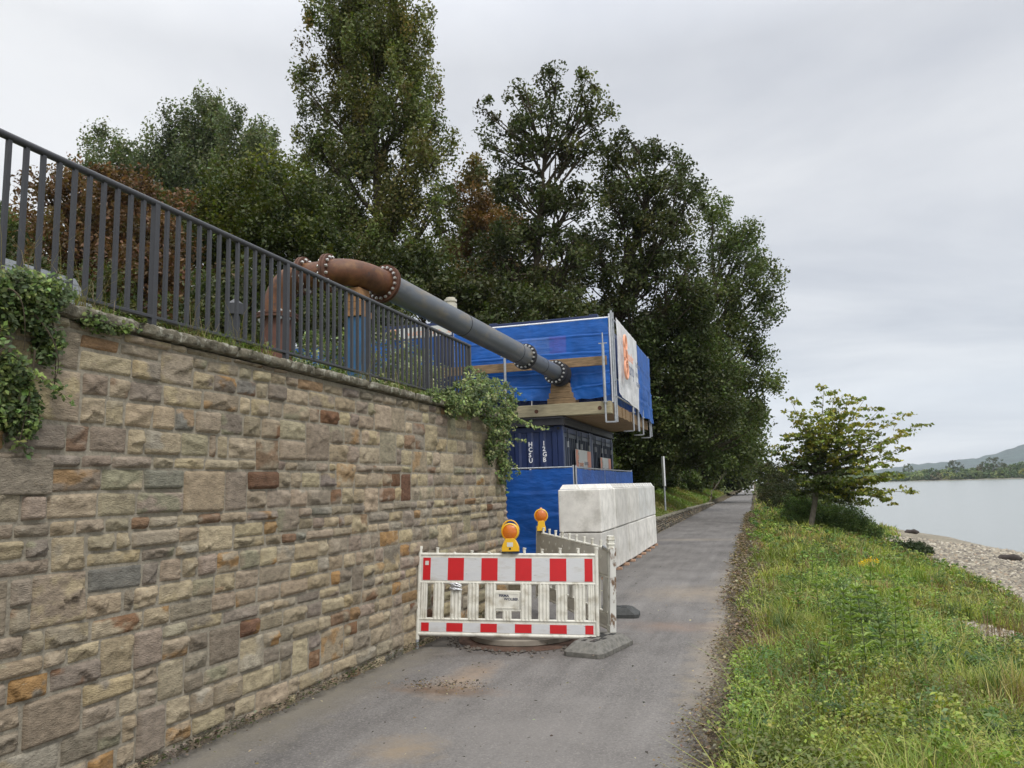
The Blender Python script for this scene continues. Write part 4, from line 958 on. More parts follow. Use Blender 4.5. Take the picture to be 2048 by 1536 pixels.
tarp('tarpaulin',(-3.72,yf-.03,0),(-2.84,yf-.03,0),3.60,4.46,(0,-1,0),M['clothblue'],FR,7,.05,(.3,.62),zb=(3.54,3.63),sag=0)
# side screens
xs_=-2.74
mb_=thing('banner_screen','white advertising banner with an orange ring emblem on the path side of the deck','banner',(xs_,18,3.5))
mb=MB()
for yy in (16.40,16.62,19.85): mb.cyl((xs_-.03,yy,3.05),(xs_-.03,yy,5.48 if yy<17 else 5.42),.024,10)
mb.cyl((xs_-.03,16.4,5.33),(xs_-.03,19.85,5.33),.02,10); mb.cyl((xs_-.03,16.4,3.62),(xs_-.03,19.85,3.62),.02,10); mb.cyl((xs_-.03,16.4,5.15),(xs_-.03,16.62,5.15),.02,8); mb.cyl((xs_-.03,16.4,3.95),(xs_-.03,16.62,3.95),.02,8)
fixed(mb.build('frame',M['galv'],smooth=True),mb_)
o=tarp('banner',(xs_+.03,16.66,0),(xs_+.03,19.80,0),3.66,5.38,(1,0,0),M['clothwhite'],mb_,9,.03,(),zb=(3.72,3.52),sag=.0,nu=80)
ex=xs_+.12
def ell(cy,cz,ry,rz,rad,n=26): return [(ex,cy+ry*cos(q),cz+rz*sin(q)) for q in np.linspace(0,2*pi,n)]
mb=MB(); mb.tube(ell(17.28,4.90,.17,.17,.03),.028,6); mb.tube(ell(17.30,4.30,.21,.22,.03),.028,6); mb.tube(ell(17.30,4.20,.11,.11,.03),.022,6); mb.tube([(ex,17.14,4.76),(ex,17.12,4.55),(ex,17.2,4.45)],.026,6); mb.tube([(ex,17.42,4.74),(ex,17.5,4.55),(ex,17.42,4.42)],.026,6)
fixed(mb.build('ring_emblem',M['orange'],smooth=True),mb_)
fixed(text('vander',.32,M['orange'],None,frame3((ex,17.62,4.56),(0,1,0),(0,0,1)),bold=.004,sx=.95),mb_)
fixed(text('kamp',.44,M['inkgrey'],None,frame3((ex,17.56,4.24),(0,1,0),(0,0,1)),bold=.008,sx=.95),mb_)
fixed(text('THE DUTCH\nWATER\nENGINEERS',.16,M['inkgrey'],None,frame3((ex,18.78,4.56),(0,1,0),(0,0,1)),sx=.8,sp=1.5),mb_)
sb=thing('mesh_screen','blue mesh screen on the path side of the deck, beyond the white banner','mesh screen',(xs_,21,3.5))
mb=MB()
for yy in (20.0,22.5): mb.cyl((xs_-.03,yy,3.05),(xs_-.03,yy,5.40),.022,10)
mb.cyl((xs_-.03,20,5.33),(xs_-.03,22.5,5.33),.02,10); mb.cyl((xs_-.03,20,3.6),(xs_-.03,22.5,3.6),.02,10)
fixed(mb.build('frame',M['galv'],smooth=True),sb)
tarp('tarpaulin',(xs_+.02,19.86,0),(xs_+.02,22.5,0),3.45,5.33,(1,0,0),M['clothblue'],sb,13,.06,(.2,.45,.7),zb=(3.50,3.40))
ib=thing('mesh_screen','inner blue mesh low behind the white banner on the deck side','mesh screen',(-2.95,18,3.5))
tarp('tarpaulin',(-2.98,16.5,0),(-2.98,20.9,0),3.5,4.2,(1,0,0),M['clothblue'],ib,14,.04,(.4,))
mb=MB(); mb.cyl((-3.0,16.5,4.2),(-3.0,20.9,4.2),.02,8); mb.cyl((-3.0,16.5,3.47),(-3.0,16.5,4.2),.02,8); mb.cyl((-3.0,20.9,3.47),(-3.0,20.9,4.2),.02,8); fixed(mb.build('frame',M['galv'],smooth=True),ib)
# scaffold posts clamped to the deck
def scaf(x,y,z0,z1,out,label):
    t=thing('scaffold_post',label,'scaffold post',(x,y,z0),'galvanised posts clamped to the timber deck')
    mb=MB(); mb.cyl((x,y,3.42),(x,y,z1),.030,12); mb.cyl((x,y,z1),(x,y,z1+.22),.014,8); mb.cyl((x,y,z0),(x,y,3.42),.021,10); fixed(mb.build('tube',M['galv'],smooth=True),t)
    mb=MB(); mb.cyl((x,y,3.44),(x,y,3.46),.055,10); mb.box(x-.09,x+.09,y-.012,y+.012,z1-.02,z1) if out[0]==0 else mb.box(x-.012,x+.012,y-.09,y+.09,z1-.02,z1); fixed(mb.build('collar',M['galv'],smooth=True),t)
    q=Vector((x,y,z0)); mb=MB(); mb.bar(q,(x+out[0]*.25+ (0 if out[0] else .22),y+out[1]*.25,z0),.03,.03) if out[0] else mb.bar(q,(x+.22,y,z0-.004),.03,.03); fixed(mb.build('hook',M['galv']),t)
q=P(1205,700,16.02); scaf(q.x,16.07,3.02,4.72,(0,1),'galvanised post at the front right corner of the timber deck')
q=P(1008,720,16.02); scaf(q.x,16.07,3.05,4.60,(0,1),'galvanised post on the front edge of the deck left of the pipe end')
scaf(-2.75,18.9,3.0,3.9,(-1,0),'short galvanised post on the deck side under the middle of the white banner')
scaf(-2.75,20.6,3.0,3.9,(-1,0),'short galvanised post on the deck side under the near end of the blue screen')
scaf(-2.75,22.0,3.0,3.9,(-1,0),'short galvanised post at the far corner of the deck side')
a=P(930,737,16.22); b=P(1213,712,16.22)
mb=MB(); mb.bar((a.x-.9,16.22,4.36),(b.x,16.22,4.36),.045,.20); o=mb.build('timber_rail',M['wood'],bevel=.006); tag(o,'weathered timber guard board fixed across the front of the blue mesh','timber board')
# timber packing under the pipe end
tp=thing('timber_packing','stack of timber blocks under the end of the grey pipe on the deck','timber stack',(-3.95,16.35,3.47))
for k,(x0,x1,z0,z1) in enumerate([(-4.22,-3.62,3.48,3.60),(-4.18,-3.66,3.604,3.72),(-4.14,-3.70,3.724,3.84),(-4.12,-3.72,3.844,3.93)]):
    mb=MB(); mb.box(x0,x1,16.2,16.7,z0,z1); fixed(mb.build('timber_block',M['wood'],bevel=.006),tp)

# ------------------------------------------------------------------ pipeline
pp=thing('pipeline','rusty elbows and long grey pipe running from behind the railing to the blue screened deck','pipe',(-6.4,9.35,2.8))
def bez(a,b,c,n=14): a,b,c=map(Vector,(a,b,c)); return [a*(1-t)**2+b*2*t*(1-t)+c*t*t for t in np.linspace(0,1,n)]
def flange(c,d,R,th,m,nb=14,bolts=True,side=1,rb=.82,bm='bolt'):
    c=Vector(c); d=Vector(d).normalized(); r_=d.cross(Vector((0,0,1)))
    if r_.length<.1: r_=Vector((1,0,0))
    r_.normalize(); u_=r_.cross(d)
    mb=MB(); mb.tube([c-d*th*.5,c-d*th*.1],R,36); mb.tube([c+d*th*.1,c+d*th*.5],R,36); mb.tube([c-d*th*.1,c+d*th*.1],R*.97,30)
    o=fixed(mb.build('flange',m,smooth=True),pp)
    for k in range(nb):
        a=2*pi*(k+.5)/nb; q=c+(r_*cos(a)+u_*sin(a))*R*rb; mb=MB(); h=th*.5
        mb.cyl(q-d*(h+.032),q-d*h,.021,6); mb.cyl(q+d*h,q+d*(h+.032),.021,6); mb.cyl(q-d*(h+.04),q+d*(h+.04),.009,6)
        b_=mb.build('bolt',M[bm]); b_.parent=o
    return o
A=Vector((-5.13,10.2,4.79)); Bp=Vector((-3.96,16.0,4.14)); dirp=(Bp-A).normalized()
mb=MB(); mb.tube([(-6.4,9.35,2.6),(-6.4,9.35,4.2)],.22,32); fixed(mb.build('riser',mat('riser_rust',(.11,.042,.026),.7,var=.3,vscale=3,stain=(.09,.04,.025),sscale=3,sthr=(.5,.7)),smooth=True),pp)
el1=bez((-6.4,9.35,4.22),(-6.38,9.35,4.79),(-5.98,9.38,4.79)); mb=MB(); mb.tube(el1,[.22-.03*k/13 for k in range(14)],32); fixed(mb.build('elbow',M['rust'],smooth=True),pp)
mb=MB(); mb.tube([(-5.98,9.38,4.79),(-5.60,9.42,4.80)],.185,32); fixed(mb.build('spool',M['rust'],smooth=True),pp)
el2=bez((-5.58,9.42,4.80),(-5.20,9.46,4.83),A-dirp*.03,18); mb=MB(); mb.tube(el2,.195,36); fixed(mb.build('elbow',M['rust'],smooth=True),pp)
flange((-6.4,9.35,4.22),(0,0,1),.30,.07,M['rustflange'],12)
flange((-5.98,9.38,4.79),(1,.08,.0),.275,.07,M['rustflange'],12)
flange((-5.60,9.42,4.80),(1,.1,.02),.28,.08,M['rustflange'],14)
flange(A,dirp,.295,.06,M['rustflange'],18)
def lp(y): return A+dirp*((y-A.y)/dirp.y)
mb=MB(); mb.tube([A,lp(14.6)],.203,36); fixed(mb.build('pipe',M['pipe'],smooth=True),pp)
mb=MB(); mb.tube([lp(14.62),lp(16.02)],.165,32); fixed(mb.build('pipe',M['pipe'],smooth=True),pp)
for y in (12.35,14.25,15.35):
    rr_=.2075 if y<14.6 else .169; mb=MB(); mb.tube([lp(y)-dirp*.008,lp(y)+dirp*.008],rr_,32); fixed(mb.build('weld_seam',M['darksteel'],smooth=True),pp)
flange(lp(14.62),dirp,.265,.06,M['darksteel'],16,rb=.86)
flange(lp(15.98),dirp,.265,.05,M['darksteel'],16,rb=.86)
mb=MB(); mb.tube([lp(15.98),lp(16.25)],.165,30); fixed(mb.build('pipe',M['darksteel'],smooth=True),pp)
fl=flange(lp(16.22),dirp,.265,.05,M['darksteel'],0)
mb=MB(); mb.tube([lp(16.22),Vector((-3.85,17.0,4.05))],.165,28); fixed(mb.build('pipe',M['rustflange'],smooth=True),pp)
# handling eyes
# blue post with timber wedges
bp=thing('support_post','blue steel post carrying timber blocks under the rusty pipe elbow','support post',(-5.28,9.72,2.7))
mb=MB(); mb.box(-5.41,-5.17,9.6,9.84,2.6,4.18); fixed(mb.build('post',M['bluepost'],bevel=.008),bp)
for k in range(4):
    mb=MB(); z=4.184+k*.105; mb.box(-5.42+.01*k,-5.17-.01*k,9.56,9.88,z,z+.10,); fixed(mb.build('timber_block',M['woodnew'],bevel=.004),bp)
# bollard light
bl=thing('bollard_light','short grey bollard light with a wider cap behind the railing','bollard light',(-5.33,7.0,2.75))
mb=MB(); mb.cyl((-5.33,7,2.7),(-5.33,7,3.66),.055,16); fixed(mb.build('pole',M['rail'],smooth=True),bl)
mb=MB(); mb.tube([(-5.33,7,3.66),(-5.33,7,3.78),(-5.33,7,3.785),(-5.33,7,3.84)],[.10,.10,.09,.02],16); fixed(mb.build('cap',M['rail'],smooth=True),bl)
# rear left: second mesh fence, banner and container
fa=P(560,694,15.2); fb_=P(780,679,15.2); fc=P(945,668,15.2); gz_=2.9
mesh_fence('blue mesh fence panel behind the blue post, left of the white and orange strip',(fa.x,15.2,0),(fb_.x,15.2,0),gz_,fb_.z,(0,-1,0),M['clothblue'],20,gz_+.1,group='blue mesh fences on the terrace')
mesh_fence('blue mesh fence panel below the white and orange strip on the terrace',(fb_.x+.05,15.2,0),(-6.5,15.3,0),gz_,fb_.z,(0,-1,0),M['clothblue'],21,gz_+.1,group='blue mesh fences on the terrace')
sbn=thing('banner','long white banner with orange fields fixed above the terrace fence','banner',(-8,15.1,4.9))
a=P(778,672,15.1); b=P(903,660,15.1)
mb=MB(); mb.box(a.x,b.x,15.08,15.10,a.z-.10,a.z+.13); fixed(mb.build('cloth',M['signwhite']),sbn)
mb=MB(); mb.box(a.x+.02,a.x+.22,15.076,15.0795,a.z-.09,a.z+.12); fixed(mb.build('orange_field',M['orange']),sbn)
fixed(text('vander kamp   .eu',.19,M['orange'],None,frame3((a.x+.45,15.078,a.z-.05),(1,0,0),(0,0,1)),sx=.8),sbn)
a=P(765,657,16.8); b=P(897,641,16.8)
plain_container(a.x,b.x,16.8,19.2,2.9,b.z,'dark blue container behind the terrace fence, left of the deck')
# cream vent pipe
q=P(901,600,17.6); vt=thing('vent_pipe','short cream vent pipe with a ridged cap rising behind the grey pipe','vent pipe',(q.x,17.6,q.z-1))
mb=MB(); mb.tube([(q.x,17.6,3),(q.x,17.6,q.z-.10)],.16,20); fixed(mb.build('pipe',M['cream'],smooth=True),vt)
mb=MB(); mb.tube([(q.x,17.6,q.z-.12),(q.x,17.6,q.z-.06),(q.x,17.6,q.z-.05),(q.x,17.6,q.z),(q.x,17.6,q.z+.005),(q.x,17.6,q.z+.05)],[.12,.12,.16,.16,.12,.12],20); fixed(mb.build('cap',M['cream'],smooth=True),vt)
# slate roofed hut at the far left
ht=thing('slate_roofed_hut','small hut with a steep grey slate roof at the left edge behind the railing','hut',(-13.6,10.5,3))
mb=MB(); mb.box(-17,-13.0,9.5,12.5,2.6,4.6); fixed(mb.build('wall',M['cream']),ht)
mb=MB(); a=Vector((-12.55,9.2,4.5)); 
for k in range(14):
    z0=4.5+k*.14; z1=z0+.17; x0=-12.4-.17*k*.62; x1=x0-.17*.62*1.2
    mb.add([(x0,9.2,z0),(x0,12.8,z0),(x1,12.8,z1),(x1,9.2,z1),(x0+.02,9.2,z0-.01),(x0+.02,12.8,z0-.01)],[(0,1,2,3),(4,5,1,0)])
    mb.add([(-17.4+.17*k*.62,9.2-.0,z0),(x0,9.2,z0),(x1,9.2,z1),(-17.4+.17*k*.62+.12,9.2,z1)],[(0,1,2,3)])
fixed(mb.build('roof',M['slate']),ht)
# marker sign on the grass slope, edge on
q=G(1331,1018,.62); sx_,sy_=q.x,q.y; zt=P(1327,913,sy_).z; zm=P(1329,972,sy_).z
sg=thing('roadside_sign','narrow white sign board seen nearly edge on, on a grey post in the grass slope','sign',(sx_,sy_,.6))
mb=MB(); mb.cyl((sx_,sy_,.3),(sx_,sy_,zm+.2),.038,10); fixed(mb.build('post',M['galv'],smooth=True),sg)
mb=MB(); mb.box(-.30,.30,-.03,.03,zm,zt); mb.v=[tuple((Matrix.Translation((sx_,sy_,0))@Matrix.Rotation(radians(104),4,'Z'))@Vector(v)) for v in mb.v]; fixed(mb.build('board',M['white'],bevel=.01),sg)
# white gate far down the path
q=G(1501,984,0); wgt=thing('white_barrier','low white board barrier across the path in the far distance','barrier',(q.x,q.y,0))
mb=MB()
for k in range(3): mb.box(-1.1,.45,-.03,.03,.25+.25*k,.45+.25*k)
wb=mb.build('boards',M['white'],wgt); mb=MB(); mb.box(-1.15,-1.05,-.05,.05,0,1.05); mb.box(.42,.52,-.05,.05,0,1.05); mb.build('posts',M['white'],wgt)
# crow on the path
q=G(1505,1003,0); cw=MB()
cw.tube([(0,-.16,.12),(0,-.08,.14),(0,.02,.17),(0,.12,.22),(0,.17,.27),(0,.21,.27),(0,.26,.255)],[.012,.045,.065,.05,.036,.03,.006],10)
cw.tube([(.02,0,.12),(.02,.01,0.004)],.006,5); cw.tube([(-.02,0,.12),(-.02,.01,0.004)],.006,5); cw.tube([(0,-.08,.14),(0,-.26,.10)],[.03,.012],6)
c_=cw.build('crow',M['black'],smooth=True); c_.location=q; tag(c_,'small black bird standing on the path in the distance','bird')
# ------------------------------------------------------------------ foliage
def unit(n):
    v=RG.normal(size=(n,3)); return v/np.linalg.norm(v,axis=1,keepdims=True)
def leafcloud(cen,rad,per,size,col,asp=1.7,up=.35,jit=.25,stretch=(1,1,1),shell=.5,droop=0,seed=0,facing=None):
    """leaf sized quads round clump centres; returns V,F,C"""
    cen=np.asarray(cen,float); n=len(cen); rad=np.broadcast_to(np.asarray(rad,float),(n,)); idx=np.repeat(np.arange(n),per); m=len(idx)
    d=unit(m); rr=RG.random(m)**shell
    off=d*(rr*rad[idx])[:,None]*np.array(stretch); pos=cen[idx]+off
    nrm=unit(m)+np.array([0,0,up]); 
    if facing is not None: nrm=unit(m)*.7+np.array(facing)
    nrm/=np.linalg.norm(nrm,axis=1,keepdims=True)
    a=np.cross(nrm,unit(m)); a/=np.linalg.norm(a,axis=1,keepdims=True)+1e-9
    if droop: a=a+np.array([0,0,-droop]); a/=np.linalg.norm(a,axis=1,keepdims=True)
    b=np.cross(nrm,a); b/=np.linalg.norm(b,axis=1,keepdims=True)+1e-9
    s=size*(.65+.7*RG.random(m)); L_=a*(s*.5)[:,None]; B_=b*(s*.5/asp)[:,None]
    k=nrm*(s*.10)[:,None]
    V=np.stack([pos-L_,pos+B_+k-L_*.15,pos+L_,pos-B_+k-L_*.15],1).reshape(-1,3)
    c=np.asarray(col,float); c=c[idx] if c.ndim==2 else np.broadcast_to(c,(m,3))
    c=c*(1+jit*(RG.random(m)*2-1))[:,None]*(1+.08*RG.normal(size=(m,3)))
    C=np.repeat(np.clip(c,.003,1),4,0); F=np.arange(m*4).reshape(-1,4); return V,F,C
def crownobj(name,V,F,C,parent=None,m='leaf'):
    o=npmesh(name,V,F,C,M[m]); 
    if parent: fixed(o,parent)
    return o
def pick(pal,n):
    w=np.array([q for _,q in pal],float); w/=w.sum(); i=RG.choice(len(pal),n,p=w); return np.array([p for p,_ in pal])[i]
def lobepx(px,py,rx,ry,y,dr):
    c=P(px,py,y); e=P(px+rx,py,y); t=P(px,py-ry,y); return (c,abs(e.x-c.x),dr,abs(t.z-c.z))
def tree(name,label,bx,by,lobes,dens,per,size,pal,tr=.25,leafk={},clr=.8,seed=1,lean=0,group=None,bark='bark',cat='tree',twigs=.5,edge=.45,topz=None,patch=None):
    """trunk with limbs and twigs to every leaf clump, crown of leaf sized faces"""
    r=random.Random(seed); bz=float(T(bx,by))-.1; dens*=1.9; size*=1.22; twigs*=.6
    t=thing(name,label,cat,(bx,by,bz),group)
    tz=topz or max(c.z+rz*.3 for c,_,_,rz in lobes); tz=bz+(tz-bz)*(.97 if name=='poplar_tree' else .80); ncx=np.mean([c.x for c,*_ in lobes]); 
    tops=[c for c,_,_,rz in lobes if c.z>tz-6] or [lobes[0][0]]; tx=np.mean([c.x for c in tops]); ty=np.mean([c.y for c in tops])
    tp=[]
    for k in range(13):
        q=k/12; tp.append(Vector((bx+(tx-bx)*q**1.5+r.uniform(-.12,.12)*min(1,k),by+(ty-by)*q+r.uniform(-.12,.12)*min(1,k),bz+(tz-bz)*q)))
    mb=MB(); mb.tube(tp,[tr*(1.25 if k==0 else 1)*(1-.86*k/12) for k in range(13)],9)
    cens=[];rads=[];cols_=[]
    for (c,rx,ry,rz) in lobes:
        q=min(1,max(.08,(c.z-rz*.9-.75*sqrt((c.x-bx)**2+(c.y-by)**2)-bz)/(tz-bz))); k=q*12; i=min(11,int(k)); s=tp[i].lerp(tp[i+1],k-i)
        mid=s.lerp(c,.5)+Vector((r.uniform(-.2,.2),r.uniform(-.2,.2),-.25*abs(c.x-s.x)*.3)); limb=bez(s,mid,c+Vector((0,0,rz*.3)),9)
        lr=tr*.5*(1-q*.5); mb.tube(limb,[lr*(1-.8*j/8) for j in range(9)],6)
        n=max(4,int(dens*rx*rz)); 
        d=unit(n); rr=RG.random(n)**edge; pts=np.array(c)+d*rr[:,None]*np.array([rx,ry,rz]); pts+=RG.normal(size=(n,3))*np.array([rx,ry,rz])*.09
        cens.append(pts); rads.append(clr*(.55+.8*RG.random(n)))
        pc=pick(pal,1)[0]; cc=pick(pal,n)*.55+pc*.45; cc=cc*(.58+.9*RG.random(n))[:,None]  # random clump brightness puts lit and shaded clumps into the leaf colour
        cols_.append(cc)
        for p in pts:
            if r.random()>twigs: continue
            p=Vector(p); j=r.randint(2,8); s2=limb[j]; mid=s2.lerp(p,.55)+Vector((0,0,-.12*(p-s2).length*.5)); tw=bez(s2,mid,p,5); w_=.012+.018*tr/.25
            mb.tube(tw,[w_*1.5,w_*1.2,w_,w_*.7,w_*.4],4,cap=False)
    fixed(mb.build('trunk',M[bark],smooth=True),t)
    cens=np.concatenate(cens);rads=np.concatenate(rads);cols_=np.concatenate(cols_)
    V,F,C=leafcloud(cens,rads,per,size,cols_,**leafk); crownobj('crown',V,F,C,t)
    return t
DG=[((.045,.058,.018),4),((.060,.074,.022),3),((.085,.095,.026),2),((.065,.058,.022),1)]
MG=[((.065,.090,.024),4),((.090,.118,.030),3),((.125,.15,.038),2)]
OL=[((.125,.15,.042),3),((.155,.145,.038),2),((.085,.10,.032),4),((.18,.125,.03),.8)]
GG=[((.10,.125,.055),4),((.135,.155,.065),3),((.08,.10,.045),3)]
BR=[((.15,.085,.04),4),((.12,.066,.034),4),((.20,.115,.055),2),((.05,.055,.02),.6)]
OR=[((.17,.095,.03),3),((.13,.08,.028),3),((.09,.09,.03),3)]
def LB(y,dr,*l,dx=0,dy=0,k=1.0): return [lobepx(a+dx,b+dy,c*k,d*k,y,dr) for a,b,c,d in l]
tree('poplar_tree','tall olive and yellowing poplar, highest tree, cut off by the top of the picture',-15.2,30,LB(30,2.3,(745,-150,90,90),(740,-40,105,90),(690,40,75,75),(800,60,75,80),(745,120,95,80),(660,110,50,60),(825,150,50,70),(618,190,26,62),(700,210,80,75),(800,230,80,75),(868,260,26,50),(640,300,55,75),(740,320,90,75),(850,330,45,60),(630,400,50,80),(700,430,80,80),(800,420,80,80),(880,420,34,70),(740,520,140,70),(650,490,60,70),(860,520,50,60),dx=4,k=.82),10.5,125,.125,OL,.34,dict(stretch=(.8,.8,1.5),shell=.6,up=.1),.62,3,twigs=.45,edge=.55)
tree('poplar_tree','broad grey green tree with spiky top, farthest back on the left behind the brown tree',-36,48,LB(48,3.5,(395,235,50,70),(440,215,30,45),(490,250,38,60),(350,260,35,55),(330,310,60,60),(240,285,28,45),(265,300,28,40),(200,325,40,42),(540,320,36,75),(480,330,75,80),(410,330,75,80),(290,370,80,60),(390,430,110,80),(500,430,90,80),(570,390,22,70),dy=28,k=.88),5.5,130,.19,GG,.4,dict(stretch=(.75,.8,1.7),shell=.6,up=.1),.95,4,twigs=.2,edge=.55)
tree('chestnut_tree','brown leaved chestnut tree right behind the left part of the railing',-19.4,20,LB(20,2.2,(190,395,70,48),(265,385,50,45),(140,430,42,50),(230,460,90,60),(300,480,50,60),(150,520,60,70),(240,560,100,75),(330,560,55,70),(180,640,90,50),(300,640,80,50),(60,600,50,60),(120,690,90,45),(250,700,90,40),(350,660,50,60)),15,110,.13,BR,.25,dict(up=.8,shell=.5,asp=2.0,droop=.3),.5,5,twigs=.35)
tree('maple_tree','dense dark green tree with bright leaf tips behind the middle of the railing',-16.2,24,LB(24,2.4,(470,400,60,45),(550,375,42,50),(420,425,42,42),(600,420,45,60),(480,470,90,60),(590,490,80,70),(440,550,80,70),(540,590,100,70),(660,560,60,70),(640,480,50,60),(440,650,80,60),(540,680,90,50),(640,640,80,60),(720,660,60,50)),13,130,.12,[((.055,.070,.014),4),((.12,.13,.02),2.5),((.035,.046,.014),4)],.26,dict(up=.9,shell=.5),.55,6,twigs=.3)
tree('maple_tree','mid green tree at the far left edge behind the slate roofed hut',-31,27,LB(27,2.4,(30,480,45,50),(75,470,40,40),(10,530,50,60),(70,550,55,60),(0,440,30,30),(60,620,80,50)),9,120,.14,MG,.25,dict(up=.6),.6,7,twigs=.3)
tree('sycamore_tree','tall dark open crowned tree with sky gaps behind the upper container',-9.3,33,LB(33,2.0,(1050,185,34,30),(1112,180,34,36),(1195,185,34,30),(1165,205,28,28),(985,235,24,24),(1040,250,55,34),(1110,255,50,36),(1185,235,28,30),(985,295,28,26),(1060,310,60,36),(1140,310,55,36),(1180,285,30,28),(1010,380,55,45),(1080,390,70,50),(1150,400,60,50),(1060,470,90,55),(1150,500,80,60),(1000,520,70,70),(1090,560,100,55)),6.2,85,.14,DG,.3,dict(up=.5,shell=.6),.52,8,twigs=1.6,edge=.6)
tree('oak_tree','orange brown autumn tree between the poplar and the tall open crowned tree',-13.6,40,LB(40,2.5,(955,365,40,38),(950,430,50,50),(1000,460,50,60),(925,500,40,60),(990,560,60,70),(1070,580,60,60),(930,590,50,50)),7,120,.17,OR,.3,dict(up=.4),.7,9,twigs=.4)
tree('sycamore_tree','wide dark green tree with round top right of the tall open crowned one',-7.2,37,LB(36,2.4,(1235,310,40,28),(1270,300,34,26),(1320,310,45,28),(1350,335,34,34),(1225,365,55,45),(1300,375,70,45),(1370,400,42,50),(1250,440,75,50),(1340,460,80,55),(1190,500,60,60),(1270,540,90,60),(1370,560,80,65),(1210,600,80,50),(1300,640,90,55)),7.0,95,.14,DG+[((.06,.075,.022),2)],.34,dict(up=.6,shell=.6),.58,10,twigs=1.4,edge=.5)
tree('ash_tree','lighter green tree leaning out over the path, at the right edge of the wood',-6.5,49,LB(47,2.6,(1425,430,45,36),(1490,465,32,30),(1455,500,55,48),(1510,540,38,40),(1550,545,16,16),(1470,590,60,60),(1530,620,28,50),(1440,680,70,70),(1510,690,36,40),(1545,760,24,30),(1490,770,50,45),(1515,820,28,34),(1440,760,60,60),(1470,830,50,45),(1500,870,26,30)),6.5,95,.155,MG,.33,dict(up=.5,shell=.6),.75,11,twigs=.6,edge=.55)
tree('sycamore_tree','dense dark tree low over the grass slope behind the deck',-8.4,37.5,LB(37,2.0,(1320,680,70,70),(1380,640,60,60),(1270,740,60,60),(1340,770,90,70),(1410,740,60,70),(1290,840,70,50),(1370,850,80,45),(1440,820,50,55),(1230,700,50,60),(1300,900,60,40),(1240,880,50,50),(1380,905,60,28)),14,130,.13,DG+MG[:1],.3,dict(up=.7),.6,12,twigs=.3)
tree('sycamore_tree','dark tree filling the gap behind the deck and the grey pipe',-11.8,29,LB(29,2.2,(900,590,60,60),(970,600,60,60),(1050,640,80,60),(1140,640,70,60),(1000,680,80,50),(840,540,50,50),(790,580,70,60),(720,590,60,60)),10,130,.14,DG,.28,dict(up=.6),.62,13,twigs=.3)
tree('lime_tree','green tree over the left side of the path farther on, lower than the leaning one',-5.5,66,LB(66,4,(1460,880,50,45),(1500,850,32,40),(1430,830,45,55),(1400,870,50,40),(1500,900,26,24),(1420,920,50,28),(1470,925,36,22)),4.5,130,.24,MG,.3,dict(up=.6),1.2,14,twigs=.2)
tree('lime_tree','tree beside the path in the far distance where the wood narrows',-7,100,LB(100,5,(1475,925,30,30),(1440,910,40,40),(1500,930,20,22),(1420,945,40,22),(1460,950,40,16),(1490,955,20,12)),3.2,130,.34,DG+MG,.3,dict(up=.6),1.8,15,twigs=.1)
tree('young_tree','thin young tree with yellowish leaves right of the path in the distance',1.25,72,LB(72,1.0,(1532,935,19,15),(1520,948,14,12),(1545,942,13,12)),12,60,.17,[((.12,.13,.03),1),((.09,.11,.03),1)],.07,dict(up=.5),.35,16,twigs=.8,bark='barklight')
tree('young_tree','slim staked sapling at the left edge of the path in the distance',-3.4,60,LB(60,.7,(1459,925,16,16)),14,60,.15,MG,.05,dict(up=.5),.3,17,twigs=.8,bark='barklight')
# undergrowth as single shrubs along the wood edge
def shrub(label,x,y,rx,ry,rz,pal,n,per,size,name='shrub',z=None,group='shrubs along the foot of the wood',leafk={},cr=.35,stems=6):
    bz=float(T(x,y)) if z is None else z; t=thing(name,label,'shrub',(x,y,bz),group); r=random.Random(int(abs(x*31+y*17)))
    d=unit(n); d[:,2]=np.abs(d[:,2]); pts=np.array([x,y,bz+rz*.12])+d*(RG.random(n)**.45)[:,None]*np.array([rx,ry,rz])*(.8+.35*vn(d*2.5+x))[:,None]
    col=pick(pal,n)*(.75+.5*RG.random(n))[:,None]
    V,F,C=leafcloud(pts,cr*(.6+.7*RG.random(n)),per,size,col,**leafk); crownobj('foliage',V,F,C,t)
    mb=MB()
    for k in range(stems):
        p=Vector(pts[r.randrange(n)]); s=Vector((x+r.uniform(-.15,.15)*rx,y+r.uniform(-.15,.15)*ry,bz-.1)); mb.tube(bez(s,s.lerp(p,.5)+Vector((0,0,.2*rz)),p,6),[.03*rz/1.5+.008,.02*rz/1.5+.006,.016,.012,.009,.005],5,cap=False)
    fixed(mb.build('stems',M['bark'],smooth=True),t); return t
